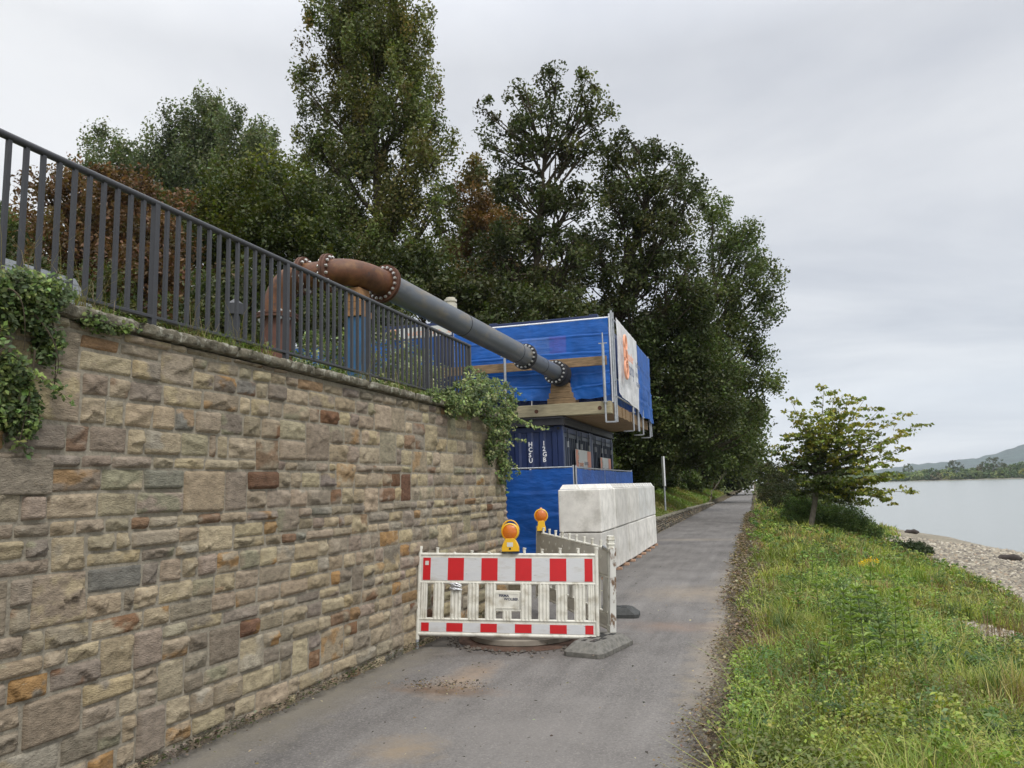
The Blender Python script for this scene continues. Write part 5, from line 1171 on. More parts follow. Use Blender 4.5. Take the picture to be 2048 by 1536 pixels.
sh=[(-6.6,30.5,1.3,2.0,1.5,MG,'bright green shrub at the foot of the slope beside the sign'),(-6.3,40,1.5,2.4,1.7,MG,'bright green shrub on the slope halfway to the sapling'),(-6.4,52,1.6,3.2,1.6,MG+DG,'green shrub on the slope before the end of the low wall'),(-5.6,63,1.5,4,1.5,MG,'green shrub near the staked sapling'),(-5.2,92,2,8,2.2,DG+MG,'dark shrub left of the far white barrier'),(-7.4,26,1.8,1.8,2.6,DG,'dark shrub at the far corner of the deck'),(-9.0,24.5,2.4,2.4,2.8,DG,'dark shrub directly beyond the far container corner'),(-8.2,28.5,2.4,2.4,2.6,DG,'dark shrub behind the roadside sign'),(-9.2,33,2.6,3,3.0,DG,'dark shrub behind the sign post, farther back'),(-7.6,37,1.8,2.6,1.9,MG,'mid green shrub on the grass slope beyond the sign'),(-8.6,43,2.4,3.2,2.6,MG+DG,'green shrub in the middle of the wood edge'),(-8.2,50,2.4,3.5,2.6,DG,'dark shrub farther along the wood edge'),(-8.0,58,2.5,4,2.8,DG+MG,'green shrub where the low wall ends'),(-7.5,68,2.5,5,3.0,DG,'dark shrub beyond the sapling'),(-7.5,80,3,6,3.2,DG,'farthest dark shrub along the path'),(-11.5,26,2.6,2.6,4.2,DG,'tall dark thicket behind the deck'),(-12,32,3,3,4.5,DG,'tall dark thicket beneath the tall open crowned tree'),(-11.5,40,3,3.5,4.5,DG,'tall dark thicket beneath the round topped tree'),(-11.5,50,3,4,4.5,DG,'tall dark thicket beneath the leaning tree')]
for x,y,a,b,c,pl_,lb in sh: shrub(lb,x,y,a,b,c,pl_,int(110*a*c/4)+60,120,.10+.0022*y,cr=.42,leafk=dict(up=.6))
sh2=[(-17.5,16.5,2.6,1.8,3.2,DG,'dark shrub below the brown chestnut tree'),(-13.8,17.5,2.6,1.8,3.0,DG,'dark shrub between the chestnut and the rusty riser'),(-10.5,19.8,2.6,1.6,3.2,DG,'dark shrub behind the rusty riser'),(-21.5,16,2.4,1.8,2.8,MG,'green shrub left of the chestnut tree')]
for x,y,a,b,c,pl_,lb in sh2: shrub(lb,x,y,a,b,c*1.5,pl_,260,120,.12,group='shrubs behind the railing',cr=.45,leafk=dict(up=.6))
VG=[((.24,.28,.12),3),((.48,.50,.32),2),((.12,.16,.05),3)]
shrub('pale variegated hedge behind the railing between the riser and the blue post',-6.1,10.7,1.6,.45,1.35,VG,330,70,.05,name='hedge',group='hedge plants on the terrace',cr=.16,leafk=dict(up=.4))
shrub('pale green shrub behind the railing right of the blue post',-5.35,11.8,.6,.5,1.2,VG,170,70,.05,name='hedge',group='hedge plants on the terrace',cr=.16,leafk=dict(up=.4))
# --- right bank: small tree, bushes
def branchy_tree():
    base=Vector((1.86,32,float(T(1.86,32))-.05)); t=thing('young_tree','small open tree with yellowing leaves on the river bank, in front of the water','tree',base)
    fork=P(1632,985,32); mb=MB(); mb.tube([base,P(1622,1050,32),P(1628,1015,32),fork,P(1640,940,32.1),P(1648,890,32.1)],[.14,.11,.10,.09,.07,.05],9)
    tips=[(1585,808,32.6),(1600,830,31.4),(1648,772,32),(1670,790,33),(1702,792,31.6),(1728,800,32.4),(1757,822,32),(1806,828,32.6),(1836,850,31.8),(1800,870,33),(1805,897,32),(1790,918,31),(1540,893,32.4),(1556,905,31.5),(1572,872,33),(1602,868,31.2),(1620,835,32.6),(1650,830,31),(1690,835,33),(1720,850,31.4),(1745,870,32.8),(1700,880,31.2),(1660,870,32.8),(1640,900,31.6),(1690,915,33),(1600,920,32.6),(1570,935,31.6),(1610,960,31),(1770,960,31.5),(1830,985,32.2),(1800,950,31),(1780,1000,32.6),(1740,985,31.2),(1720,960,32.6),(1690,960,31.4),(1700,1000,32.6),(1740,1010,33),(1660,1000,31.2),(1590,985,32.8),(1670,940,32.2),(1720,930,31.6),(1630,860,31.6),(1680,810,31.6),(1720,905,32.4),(1655,955,31.0),(1610,890,32)]
    cen=[];col=[];r=random.Random(2)
    for px,py,y in tips:
        q=P(px,py,y); low=py>945 and px>1650
        s=P(1636,965 if low else 975-min(60,(980-py)*.35),32); 
        mid=s.lerp(q,.5)+Vector((0,0,-.1 if low else -.25)); br=bez(s,mid,q,10); mb.tube(br,[.035*(1-.85*k/9) for k in range(10)],5,cap=False)
        warm=1.0 if (py<850 or px>1760) else (.55 if py<900 or px>1720 else .12)
        for k in range(3,10):
            for e in range(3):
                o=Vector((r.gauss(0,.18),r.gauss(0,.24),r.gauss(0,.06))); p=br[k]+o; cen.append(p); 
                if e==0: mb.tube([br[k],p],[.008,.004],3,cap=False)
                a=np.array((.31,.29,.05)) if r.random()<warm*.4 else (np.array((.19,.22,.04)) if r.random()<warm else np.array((.075,.10,.03)))
                col.append(a*r.uniform(.7,1.25))
    fixed(mb.build('trunk',M['barklight'],smooth=True),t)
    V,F,C=leafcloud(np.array(cen),.20,12,.155,np.array(col),asp=1.6,up=.9,stretch=(1.3,1.3,.36),droop=.4,shell=.7); crownobj('crown',V,F,C,t)
branchy_tree()
TG=[((.12,.185,.05),3),((.17,.235,.07),3),((.08,.13,.045),2)]
for px,py,y,a,b,c,pl_,lb,sz,n in [(1605,1050,33.4,.9,1.1,1.1,TG,'dense green bush on the bank behind the small tree trunk',.09,220),(1675,1052,33.5,1.2,1.0,1.1,TG,'feathery dark green bush on the bank below the small tree',.08,260),(1720,1062,33,.8,.7,.8,TG,'low bush at the edge of the gravel beach',.08,140),(1600,985,48,2.2,2.0,2.6,[((.07,.07,.03),2),((.05,.065,.025),3)],'brownish green bush on the bank farther along',.12,200),(1562,985,62,1.8,2.2,3.0,[((.07,.065,.025),2),((.06,.07,.025),2)],'brownish bush by the path in the distance',.15,180),(1548,985,85,1.6,3,2.8,MG,'green bush at the far end of the right path edge',.2,120),(1640,1000,56,2.6,2.5,2.4,DG+MG,'dark bush at the water line beyond the small tree',.14,200)]:
    q=P(px,py,y); shrub(lb,q.x,y,a,b,c,pl_,n,60,sz,name='bush',group='bushes on the right river bank',cr=.26,leafk=dict(up=.4,asp=2.6))
# --- grass and ground cover
def blades(x,y,h,w_,col,lean=.5,jit=.25):
    n=len(x); z=T(x,y); a=RG.random(n)*2*pi; dx,dy=np.cos(a),np.sin(a); l=h*lean*(.3+RG.random(n)); ca,sa=np.cos(a+pi/2),np.sin(a+pi/2)
    b=np.stack([x,y,z-.01],-1); side=np.stack([ca,sa,ca*0],-1)*(w_*.5)[:,None]
    m=b+np.stack([dx*l*.35,dy*l*.35,h*.6],-1); t=b+np.stack([dx*l,dy*l,h*(1-.25*RG.random(n))],-1)
    V=np.stack([b-side,b+side,m+side*.8,m-side*.8,t],1).reshape(-1,3); i=np.arange(n)*5
    F4=np.stack([i,i+1,i+2,i+3],-1); F3=np.stack([i+3,i+2,i+4],-1)
    c=col*(1+jit*(RG.random(n)*2-1))[:,None]; C=np.repeat(np.clip(c,.004,1),5,0); return V,F4,F3,C
def mixpal(x,y,pals,sc,seed):
    """patchwork of plant colours"""
    k=fbm(np.stack([x*sc,y*sc,x*0+seed],-1),3); k=np.clip((k-.3)/.4,0,.999)*len(pals); i=k.astype(int); 
    i=np.clip(i+(RG.random(len(x))<.25)*RG.integers(-1,2,len(x)),0,len(pals)-1); return np.array(pals)[i]
def sampleR(n,d0,d1,pw=1.0):
    """positions on the right bank, denser near the camera"""
    u=RG.random(n); d=d0*(d1/d0)**u; th=RG.uniform(-.15,1.05,n)
    x=d*np.sin(th); y=d*np.cos(th); return x,y
GP=[(.21,.28,.05),(.33,.38,.07),(.42,.44,.10),(.26,.32,.07),(.12,.19,.05),(.40,.37,.11),(.32,.22,.10),(.30,.37,.06),(.20,.29,.05)]
x,y=sampleR(620000,2.6,75)
ve=vegedge(y)+(fbm(np.stack([x*.8,y*.8,x*0],-1),3)-.5)*-1.6
edge_=-.25+ (fbm(np.stack([y*1.9,y*0,y*0+8],-1),3)-.5)*.34
den_=fbm(np.stack([x*1.3,y*1.3,x*0+5],-1),3)
k=(x>edge_)&(x<ve+RG.normal(size=len(x))*.25)&(patch(x,y)>.8+.5*RG.random(len(x)))&(RG.random(len(x))<np.clip((den_-.27)*5,.15,1))
k&=~((x<edge_+.30)&(RG.random(len(x))<.6))
x=x[k];y=y[k];edge_=edge_[k]; d=np.hypot(x,y)
tuft=fbm(np.stack([x*2.2,y*2.2,x*0+2],-1),3); big=fbm(np.stack([x*.7,y*.7,x*0+12],-1),3)
h=(.035+.24*np.clip((tuft-.42)*3.2,0,1)+.16*np.clip((big-.48)*3.5,0,1))*(.6+.8*RG.random(len(x)))*np.clip(.4+(x-edge_)*1.4,.3,1)
wd=np.maximum(.0045,d*.00085)*(.7+.6*RG.random(len(x)))
mo_=(.62+.72*np.clip((fbm(np.stack([x*1.15,y*1.15,x*0+41],-1),4)-.3)*2.5,0,1))[:,None]; V,F4,F3,C=blades(x,y,h,wd,mixpal(x,y,GP,.75,3)*mo_*np.array([.95,.90,1.0]),.75)
# long arching blades close to the path and camera
x,y=sampleR(90000,2.6,16); edge_=-.20+(fbm(np.stack([y*1.9,y*0,y*0+8],-1),3)-.5)*.34; tu=fbm(np.stack([x*3.1,y*3.1,x*0+71],-1),2)
k=(x>edge_)&(x<vegedge(y)-.2)&(patch(x,y)>1.1)&(tu>.50); x=x[k];y=y[k]; tu=tu[k]
A2=blades(x,y,(.10+.24*RG.random(len(x)))*np.clip(.6+(tu-.5)*4,.6,1.3),.0045+.003*RG.random(len(x)),mixpal(x,y,[(.30,.38,.07),(.42,.45,.11),(.22,.31,.06),(.48,.44,.16),(.26,.36,.07)],1.2,6),1.15)
o5=len(V); V=np.concatenate([V,A2[0]]); F4=np.concatenate([F4,A2[1]+o5]); F3=np.concatenate([F3,A2[2]+o5]); C=np.concatenate([C,A2[3]])
tag(npmesh('grass',V,F4,C,M['grass'],F3=F3),'long uneven grass covering the right river bank','grass',kind='stuff')
# leafy ground cover
x,y=sampleR(60000,2.6,45)
ve=vegedge(y)+(fbm(np.stack([x*.8,y*.8,x*0],-1),3)-.5)*-1.6+.25; lf=fbm(np.stack([x*1.1,y*1.1,x*0+33],-1),3); edge_=-.25+(fbm(np.stack([y*1.9,y*0,y*0+8],-1),3)-.5)*.34
k=(x>edge_)&(x<ve)&(lf>.42)&(patch(x,y)>.9); x=x[k];y=y[k]; z=T(x,y); n=len(x); d=np.hypot(x,y)
cen=np.stack([x,y,z+.03+.24*RG.random(n)**1.5*np.clip((lf[k]-.36)*6,0,1)],-1)
V,F,C=leafcloud(cen,.045+.04*RG.random(n),9,.027,mixpal(x,y,[(.17,.26,.06),(.10,.18,.05),(.26,.34,.08),(.09,.14,.05),(.30,.34,.08),(.16,.19,.06)],.9,14),asp=1.5,up=1.3,jit=.3,stretch=(1,1,.6))
wx,wy=sampleR(230,3.2,26); kk=(wx>.15)&(wx<vegedge(wy)-.1)&(patch(wx,wy)>1.2); wx=wx[kk]; wy=wy[kk]; cw=[];rw=[];lw_=[]
for a,b in zip(wx,wy):
    hh=rnd.uniform(.15,.42); rr_=rnd.uniform(.10,.28); m_=int(26+rr_*120); dd=unit(m_); dd[:,2]=np.abs(dd[:,2]); zz=float(T(a,b)); cw.append(np.array([a,b,zz])+dd*np.array([rr_,rr_,hh])*(.4+.6*RG.random(m_))[:,None]); lw_.append(np.repeat((np.array(rnd.choice([(.16,.25,.07),(.22,.30,.07),(.11,.18,.06),(.30,.33,.08),(.13,.21,.09)]))*rnd.uniform(.8,1.2))[None],m_,0))
V2,F2,C2=leafcloud(np.concatenate(cw),.05,7,.05,np.concatenate(lw_),asp=2.6,up=1.0,jit=.3)
# leaves grow with distance so they stay readable
sc_=np.repeat(np.repeat(np.maximum(1,d/9),9),4)[:,None]; ctr=np.repeat(V.reshape(-1,4,3).mean(1),4,0); V=ctr+(V-ctr)*np.minimum(sc_,4); F=np.concatenate([F,F2+len(V)]); V=np.concatenate([V,V2]); C=np.concatenate([C,C2])
tag(crownobj('ground_cover',V,F,C,m='grass'),'low leafy weeds spreading between the grass on the right bank','ground cover',kind='stuff')
# dead brown stalks and reddish seed heads
x,y=sampleR(60000,3,40); k=(x>.0)&(x<vegedge(y)+.3)&(fbm(np.stack([x*.9,y*.9,x*0+51],-1),3)>.55); x=x[k];y=y[k]; d=np.hypot(x,y)
V,F4,F3,C=blades(x,y,.12+.30*RG.random(len(x)),np.maximum(.003,d*.0006),np.broadcast_to(np.array([.17,.105,.055]),(len(x),3)),.5,.4)
tag(npmesh('dry_stalks',V,F4,C,M['grass'],F3=F3),'dry reddish brown stalks standing among the grass','dry grass',kind='stuff')
# grass on the left slope
n=150000; y=22.4+ (90-22.4)*RG.random(n)**1.7; x=-3.45-RG.random(n)*6.5; k=x<np.interp(y,[22,62,66,120],[-3.5,-3.2,-3.0,-2.4]); x=x[k];y=y[k]
tl=fbm(np.stack([x*.5,y*.5,x*0+7],-1),3)
h=(.06+.35*np.clip((tl-.42)*3,0,1)*sm((y-30)/8))*(.6+.8*RG.random(len(x))); 
V,F4,F3,C=blades(x,y,h,.012+y*.0009,mixpal(x,y,[(.14,.21,.04),(.17,.24,.05),(.25,.25,.07),(.28,.24,.10),(.19,.23,.06)],.3,9),.6)
tag(npmesh('grass',V,F4,C,M['grass'],F3=F3),'mown and rough grass on the slope left of the path','grass',kind='stuff')
# weeds on top of the wall
us=RG.choice([2.9,3.2,3.4,3.55,3.7,4.5,4.75,5.0,5.3,6.9,7.6,8.1,8.6,9.0,9.4],2600)+RG.normal(size=2600)*.09; of=-.10+RG.normal(size=2600)*.05
x=ORG[0]+UD[0]*us+ND[0]*of; y=ORG[1]+UD[1]*us+ND[1]*of
_T=T
def T(x,y): return np.interp((y-ORG[1]),[2,3.2,6,9,11],[2.86,2.845,2.81,2.77,2.74])+0*x
V,F4,F3,C=blades(x,y,.04+.13*RG.random(2600)**2,np.full(2600,.004),mixpal(x*3,y*3,[(.13,.18,.03),(.20,.24,.05),(.22,.18,.09),(.10,.15,.03)],.9,2),1.0)
x2=x[:160];y2=y[:160]; A2=blades(x2,y2,.20+.30*RG.random(160),np.full(160,.003),np.broadcast_to(np.array([.26,.20,.12]),(160,3)),.9)
V=np.concatenate([V,A2[0]]); F4=np.concatenate([F4,A2[1]+2600*5]); F3=np.concatenate([F3,A2[2]+2600*5]); C=np.concatenate([C,A2[3]])
T=_T
tag(npmesh('wall_top_grass',V,F4,C,M['grass'],F3=F3),'grass tufts and dry stems growing along the wall coping','grass',kind='stuff')
# plants along the coping behind the railing
x=[];cc=[]
for i in range(420):
    u=rnd.choice([3.3,3.9,4.4,4.9,5.2,5.9,6.3,6.7,7.3,7.9,8.4,8.9,9.3])+rnd.gauss(0,.16); o_=-.22+rnd.uniform(-.5,.12); p=wp(u,o_,ctop(u)+abs(rnd.gauss(0,.06))); x.append(p); cc.append(rnd.choice([(.10,.15,.03),(.14,.19,.05),(.07,.10,.03),(.22,.24,.10)]))
V,F,C=leafcloud(np.array(x),.07,16,.028,np.array(cc),up=.8); tag(crownobj('terrace_weeds',V,F,C,m='grass'),'small leafy weeds on the terrace edge behind the railing','weeds',kind='stuff')
# --- climbing plants on the wall
def WPX(px,py,off):
    o=Vector(ORG+ND*off); d=CM@Vector(((px-1024)/1538,-(py-768)/1538,-1)); n_=Vector(ND); t=(o-Vector((0,0,CAM_H))).dot(n_)/d.dot(n_); return Vector((0,0,CAM_H))+d*t
def climber(label,strips,n,size,pal,seed,hang,mask=.47):
    r=random.Random(seed); p0=WPX(*strips[0][:2],0); t=thing('climbing_plant',label,'climbing plant',p0,'climbing plants hanging over the stone wall')
    cen=[];col=[]; tot=sum(s[2]*s[3] for s in strips)
    for (px,py,rx,ry,o0,o1) in strips:
        for _ in range(int(n*rx*ry/tot)):
            a=r.uniform(0,2*pi); q=r.random()**.5; p=WPX(px+rx*q*cos(a),py+ry*q*sin(a),r.uniform(o0,o1))
            if float(vn(np.array([[p.x*4,p.y*7.5,p.z*5.5+seed]]))[0])<mask: continue
            cen.append(p); col.append(np.array(r.choice(pal))*r.uniform(.7,1.3))
    V,F,C=leafcloud(np.array(cen),.05,11,size,np.array(col),asp=1.45,up=.5,jit=.3,facing=(.75,-.35,.55),stretch=(1,1,1)); crownobj('leaves',V,F,C,t)
    mb=MB()
    for (a,b,c,m_,k) in hang:
        pts=bez(a,b,c,12); mb.tube(pts,[m_*(1-.7*j/11) for j in range(12)],5,cap=False)
    fixed(mb.build('stems',M['bark'],smooth=True),t)
    cen=[];col=[]
    for (a,b,c,m_,k) in hang:
        if not k: continue
        for p in bez(a,b,c,k): cen.append(p+Vector((r.gauss(0,.01),r.gauss(0,.01),r.gauss(0,.01)))); col.append(np.array(r.choice(pal))*r.uniform(1.0,1.7))
    V,F,C=leafcloud(np.array(cen),.035,5,size*1.1,np.array(col),up=.6,facing=(.6,-.4,.6)); crownobj('tendril_leaves',V,F,C,t)
IV=[(.09,.13,.04),(.12,.17,.045),(.06,.09,.03),(.19,.25,.07),(.08,.11,.045)]
hg=[(WPX(40,600,.1),WPX(140,690,.2),WPX(110,760,.12),.006,0),(WPX(0,580,.14),WPX(60,560,.3),WPX(48,700,.16),.006,0),(WPX(70,700,.1),WPX(60,800,.12),WPX(35,900,.06),.007,16),(WPX(0,690,.15),WPX(60,740,.2),WPX(140,800,.06),.004,26),(WPX(100,620,.1),WPX(120,700,.12),WPX(105,800,.05),.006,14),(WPX(60,760,.1),WPX(60,850,.1),WPX(52,905,.03),.004,14)]
climber('thick small leaved climbing plant hanging over the left end of the wall',[(30,590,65,45,.02,.16),(90,590,55,32,.02,.14),(130,625,40,20,.02,.12),(50,650,45,40,.02,.13),(95,660,26,50,.02,.10),(40,740,36,60,.01,.09),(80,730,24,60,.01,.08),(18,790,30,55,.01,.08),(50,820,22,50,.01,.06),(15,850,18,25,.01,.06),(170,640,40,10,.02,.06),(230,655,40,8,.02,.06)],1500,.030,IV,3,hg)
def EX(px,py,dd=0): return WPX(px,py,.05+dd)
hg=[(EX(1000,790),EX(1030,860,.3),P(1095,857,11.6),.004,34),(EX(980,800),EX(1020,850,.3),P(1062,845,11.4),.004,26),(EX(1010,860),P(1030,890,11.2),P(1054,881,11.3),.003,14),(EX(1000,820),EX(1012,900,.1),EX(1012,985),.007,24),(EX(985,830),EX(1000,880,.1),EX(1003,950),.006,20),(EX(1005,900),P(1030,930,11),P(1040,950,11),.004,16),(EX(930,770),EX(925,730,.0),EX(945,735,-.1),.004,10),(EX(960,770),EX(1000,740,.1),P(1050,800,11.5),.004,14)]
climber('leafy climbing plant spilling over the far corner of the wall beside the blue mesh',[(945,790,50,32,-.15,.25),(985,800,48,40,-.05,.3),(1000,830,34,45,0,.25),(925,815,35,22,.0,.14),(1000,880,22,45,0,.16),(1008,930,14,45,0,.1),(990,900,18,40,.0,.08),(950,760,25,20,-.3,0),(880,790,35,10,.0,.08)],1600,.041,[(.12,.165,.045),(.09,.13,.04),(.18,.23,.075),(.06,.09,.03),(.26,.30,.12)],5,hg)
# --- tall flowering weeds on the right bank
r=random.Random(12); spots=[(1640,1260,.55),(1668,1330,.6),(1690,1300,.62),(1712,1340,.7),(1735,1370,.85),(1752,1330,.95),(1770,1360,.8),(1792,1372,.85),(1815,1340,.8),(1838,1330,.75),(1655,1390,.45),(1600,1240,.5),(1625,1180,.6),(1640,1150,.6)]
ordn=['first','second','third','fourth','fifth','sixth','seventh','eighth','ninth','tenth','eleventh','twelfth','thirteenth','fourteenth']
order=sorted(range(len(spots)),key=lambda i:spots[i][0])
for i,(px,py,hh) in enumerate(spots):
    q=G(px,py,-.15)
    for _ in range(4): q=G(px,py,float(T(q.x,q.y)))
    fl=(i==5); rank=ordn[order.index(i)]
    t=thing('goldenrod_plant','tall leafy weed with a bright yellow flower head, the only one in bloom' if fl else 'tall upright leafy weed on the right bank, %s counted from the left'%rank,'weed',q,'tall weeds on the right river bank')
    top=q+Vector((r.uniform(-.06,.06),r.uniform(-.06,.06),hh)); mid=q.lerp(top,.5)+Vector((r.uniform(-.03,.03),0,0)); st=bez(q,mid,top,12)
    mb=MB(); mb.tube(st,[.006*(1-.5*k/11) for k in range(12)],5,cap=False); fixed(mb.build('stem',M['stemgreen'],smooth=True),t)
    V=[];F=[];C=[];c0=np.array(r.choice([(.22,.30,.09),(.18,.26,.08),(.26,.34,.10)]))
    for k in range(int(hh*95)):
        f=r.uniform(.12,1)**.8; a=k*2.4; b=st[min(11,int(f*11))]; l=.13*(1.1-f*.5); dv=Vector((cos(a+r.uniform(-.4,.4)),sin(a+r.uniform(-.4,.4)),r.uniform(.1,1.1)*f+.15)).normalized(); l*=r.uniform(.7,1.2); sd=Vector((-sin(a),cos(a),0))*.014; n0=len(V)
        V+=[b,b+dv*l*.5+sd+Vector((0,0,.006)),b+dv*l-Vector((0,0,.015)),b+dv*l*.5-sd+Vector((0,0,.006))]; F.append((n0,n0+1,n0+2,n0+3)); C+=[tuple(c0*r.uniform(.7,1.4))]*4
    fixed(npmesh('leaves',np.array([tuple(v) for v in V]),np.array(F),np.array(C),M['grass']),t)
    if fl:
        V,F,C=leafcloud(np.array([top+Vector((0,0,.02)),top+Vector((.05,0,.01)),top+Vector((-.04,.02,-.0)),top+Vector((-.08,0,-.02))]),.03,36,.016,np.array([(.75,.50,.01)]*4),up=1); fixed(npmesh('flower_head',V,F,C,M['grass']),t)
# feathery dark bush in the lower right
q=G(1700,1440,-.3)
shrub('feathery dark green bush low in the foreground, bottom right',2.15,5.7,.95,.75,.50,[((.11,.165,.06),3),((.08,.12,.045),3),((.17,.19,.08),1)],300,70,.026,name='bush',group='bushes on the right river bank',cr=.10,leafk=dict(asp=4,up=.3),stems=14)
shrub('dark leafy plant clump beside the path in the middle of the bank',.95,9.6,.45,.6,.45,[((.12,.19,.07),3),((.20,.27,.11),2)],150,40,.035,name='bush',group='bushes on the right river bank',cr=.09,leafk=dict(asp=2.4,up=.8),stems=8)
shrub('low dark bramble at the upper edge of the gravel beach',5.0,31,1.0,.8,.32,[((.035,.055,.02),3),((.06,.08,.03),1)],130,60,.07,name='bush',group='bushes on the right river bank',cr=.18,leafk=dict(up=.6),stems=5)
shrub('yellow green weed clump at the right edge of the foreground',3.35,5.6,.4,.4,.45,[((.24,.24,.05),3),((.16,.20,.05),2)],90,50,.028,name='bush',group='bushes on the right river bank',cr=.08,leafk=dict(asp=2.5,up=.5),stems=6)
# --- leaf litter, crumbs and pebbles
def litter(name,label,x,y,z,size,pal,cat='leaf litter'):
    n=len(x); V,F,C=leafcloud(np.stack([x,y,z],-1),.004,1,1.0,pick(pal,n),asp=1.5,up=2.2,jit=.35); ctr=np.repeat(V.reshape(-1,4,3).mean(1),4,0); V=ctr+(V-ctr)*np.repeat(size,4)[:,None]; V[:,2]=np.maximum(V[:,2],.006) if name!='leaf_litter_bank' else V[:,2]
    return tag(npmesh(name,V,F,C,M['grass']),label,cat,kind='stuff')
n=38000; y=2.5+40*RG.random(n)**1.8; x=-.33+np.abs(RG.normal(size=n))*.20*np.where(RG.random(n)<.5,-.5,1.1)+(fbm(np.stack([y*1.6,y*0+4,y*0],-1),4)-.5)*.3; z=np.maximum(T(x,y),0)+.012+.03*RG.random(n)
litter('leaf_litter','brown dead leaves and twigs along the right edge of the path',x,y,z,(.012+.022*RG.random(n))*np.clip(y/7,1,2.2),[((.15,.11,.07),4),((.22,.165,.10),3),((.08,.06,.045),3),((.33,.27,.18),1.5)])
n=1500; y=3.4+16*RG.random(n)**1.5; x=np.where(RG.random(n)<.4,RG.uniform(-3.5,-.5,n),np.where(RG.random(n)<.5,-3.72+.0437*(y-4.66)+np.abs(RG.normal(size=n))*.06+.02,-2.62+RG.normal(size=n)*.22)); y=np.where((x>-3.0)&(x<-2.2)&(RG.random(n)<.6),6.32+RG.normal(size=n)*.07,y)
litter('path_crumbs','small twigs, crumbs and leaf bits scattered on the asphalt',x,y,np.full(n,.012),.012+.02*RG.random(n)**2,[((.05,.04,.03),4),((.22,.15,.08),2),((.35,.30,.22),1)])
# moss and crumbs at the foot of the wall
n=3000; u=2.4+8.2*RG.random(n); o_=.03+np.abs(RG.normal(size=n))*.035; x=ORG[0]+UD[0]*u+ND[0]*o_; y=ORG[1]+UD[1]*u+ND[1]*o_
litter('wall_foot_moss','moss, soil crumbs and bits of grass along the foot of the stone wall',x,y,.008+.02*RG.random(n),.012+.02*RG.random(n),[((.05,.07,.02),3),((.09,.07,.05),4),((.15,.13,.10),2)],'moss')
n=26000; y=6+42*RG.random(n)**1.1; x=vegedge(y)-.6+RG.random(n)*(shore(y)+.3-vegedge(y)+.6); k=(fbm(np.stack([x*.8,y*.8,x*0],-1),3)-.5)*1.6+x>vegedge(y)-.2; x=np.concatenate([x[k],RG.uniform(2.3,4.1,2600)]);y=np.concatenate([y[k],RG.uniform(10.3,13.2,2600)]); k=(x>vegedge(y)-1.0)|(patch(x,y)<1.1); k[:-2600]=True; k[-2600:]&=patch(x[-2600:],y[-2600:])<1.1; x=x[k];y=y[k];n=len(x); z=T(x,y); s=(.012+.03*RG.random(n)**3)*np.clip(y/14,1,2.4)
oc=np.array([(1,0,0),(0,1,0),(-1,0,0),(0,-1,0),(0,0,.6),(0,0,-.4)]); V=(oc[None]*(.6+.8*RG.random((n,6,1)))*s[:,None,None]+np.stack([x,y,z+s*.2],-1)[:,None]).reshape(-1,3); fi=np.array([(0,1,4),(1,2,4),(2,3,4),(3,0,4)]); F3=(fi[None]+(np.arange(n)*6)[:,None,None]).reshape(-1,3)
C=np.repeat(pick([((.34,.305,.235),3),((.23,.205,.165),3),((.14,.125,.105),2.5),((.46,.42,.34),1.2),((.29,.23,.165),1)],n),6,0)
tag(npmesh('pebbles',V,np.zeros((0,4),int),C,mat('pebble',attr=True,rough=.9,var=.1,spec=.2),F3=F3),'pale gravel and pebbles on the river beach','gravel',kind='stuff')
for px,py,sx_,lb in ((2020,1121,.55,'dark weathered log lying on the gravel beach at the right edge'),(1824,1067,.5,'dark stone by the water line on the gravel beach')):
    q=G(px,py,-1.8); 
    for _ in range(4): q=G(px,py,float(T(q.x,q.y)))
    mb=MB(); pts=[q+Vector((sx_*(k/6-.5)*1.6,.1*sin(k),.10+.03*sin(k*2))) for k in range(7)]; mb.tube(pts,[.04,.13,.16,.15,.16,.12,.05],9)
    o=mb.build('driftwood' if px>2000 else 'boulder',mat('dark_rock',(.05,.04,.035),.9,var=.3,bump=.8,bscale=12),smooth=True); tag(o,lb,'log' if px>2000 else 'stone')
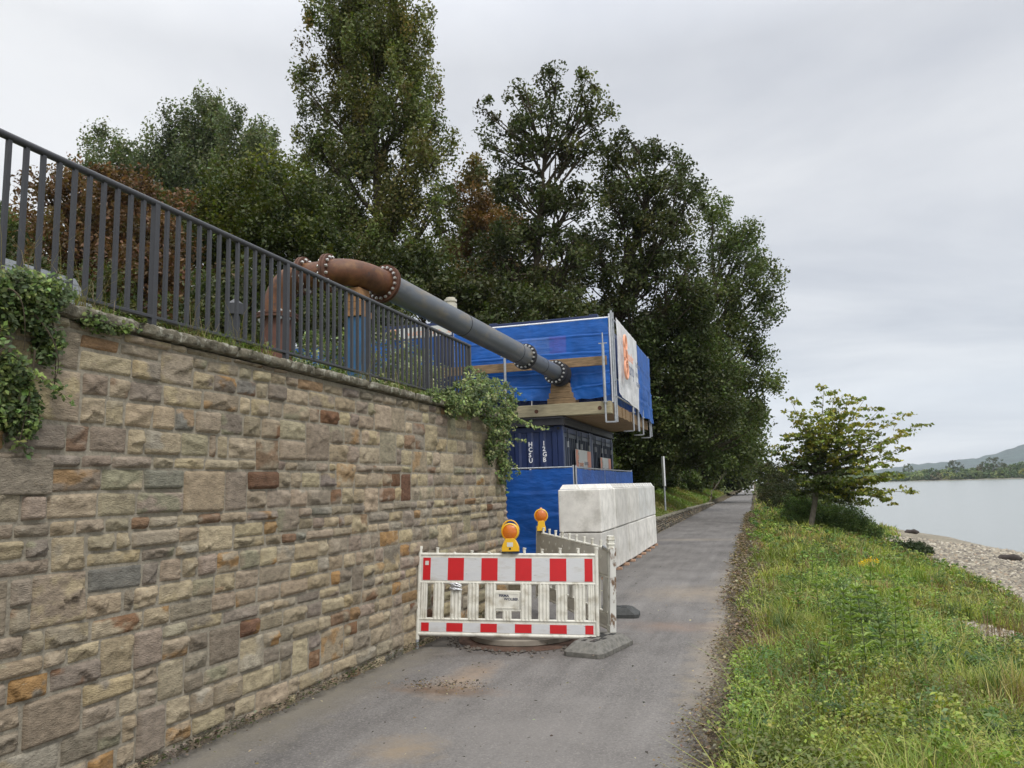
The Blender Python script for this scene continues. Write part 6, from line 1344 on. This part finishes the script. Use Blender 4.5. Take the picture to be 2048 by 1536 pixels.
# --- far bank wood
FW=[((.15,.20,.09),4),((.20,.24,.10),3),((.11,.155,.08),3),((.26,.27,.10),1),((.17,.155,.09),1)]  # greens lightened, putting some of the distance haze into the leaf colour
cen=[];rad=[];col=[];r=random.Random(8)
for i in range(len(bank)-1):
    a=Vector(bank[i]);b=Vector(bank[i+1]); L0=(b-a).length; k=int(L0/4.5)
    for j in range(k):
        for row in range(2):
            p=a.lerp(b,(j+r.random())/k); nn=Vector((p.x,p.y)).normalized(); dd=r.uniform(6,14)+row*22; p=p+nn*dd
            hk=float(np.interp(p.x,[90,134,165,205],[.62,.70,.85,1.12])); hh=hk*(r.uniform(5,9) if row==0 else r.uniform(8.5,13.5)); w_=r.uniform(4,6.5); pc=pick(FW,1)[0]
            m=44 if row==0 else 60; d=unit(m); d[:,2]=d[:,2]*.85; pts=np.array([p.x,p.y,WL+.8+hh*.40])+d*np.array([w_,w_,hh*.60]); cen.append(pts); rad.append(np.full(m,1.2)); col.append(np.repeat((pc*r.uniform(.8,1.2))[None],m,0))
V,F,C=leafcloud(np.concatenate(cen),np.concatenate(rad),16,1.15,np.concatenate(col),asp=1.2,up=.6,jit=.3); tag(crownobj('far_wood',V,F,C),'wooded far bank of mixed green trees across the river','wood',kind='stuff')
def fartree(px,top,y,w_,lb,pal,name='far_tree'):
    tp_=P(px,top,y); base=WL+.8; t=thing(name,lb,'tree',(tp_.x,y,base),'single tall trees on the far bank'); hh=tp_.z-base; m=70; d=unit(m); pts=np.array([tp_.x,y,base+hh*.55])+d*np.array([w_,w_,hh*.45]); 
    V,F,C=leafcloud(pts,1.2,22,.9,pick(pal,m),up=.5); crownobj('crown',V,F,C,t); mb=MB(); mb.tube([(tp_.x,y,base-1),(tp_.x,y,base+hh*.8)],[.4,.15],6); fixed(mb.build('trunk',M['bark'],smooth=True),t)
fartree(1815,928,812,4.0,'narrow pale poplar standing alone on the far bank',GG)
fartree(1908,922,740,6.5,'tall spiky grey green tree rising over the far bank wood',[((.09,.09,.06),1),((.08,.10,.055),1)])
fartree(1985,915,715,8.5,'tall broad brownish tree on the far bank near the right edge',[((.10,.10,.06),1),((.085,.10,.055),1)])
fartree(1850,940,760,5.0,'round yellow green tree on the far bank beside the poplar',[((.16,.17,.05),1)])
# ------------------------------------------------------------------ haze
hz=MB(); hz.box(-1200,4200,-400,7000,-30,700); hm=bpy.data.materials.new('haze'); hm.use_nodes=True; nt=hm.node_tree; nt.nodes.clear(); ho=N(nt,'ShaderNodeOutputMaterial'); pv=N(nt,'ShaderNodeVolumePrincipled'); pv.inputs['Density'].default_value=.00011; pv.inputs['Color'].default_value=(.80,.90,1.0,1); pv.inputs['Anisotropy'].default_value=0.0
L(nt,pv.outputs[0],ho.inputs['Volume']); h_=hz.build('haze',hm); tag(h_,'thin pale air haze over the river','haze',kind='stuff'); h_.display_type='WIRE'
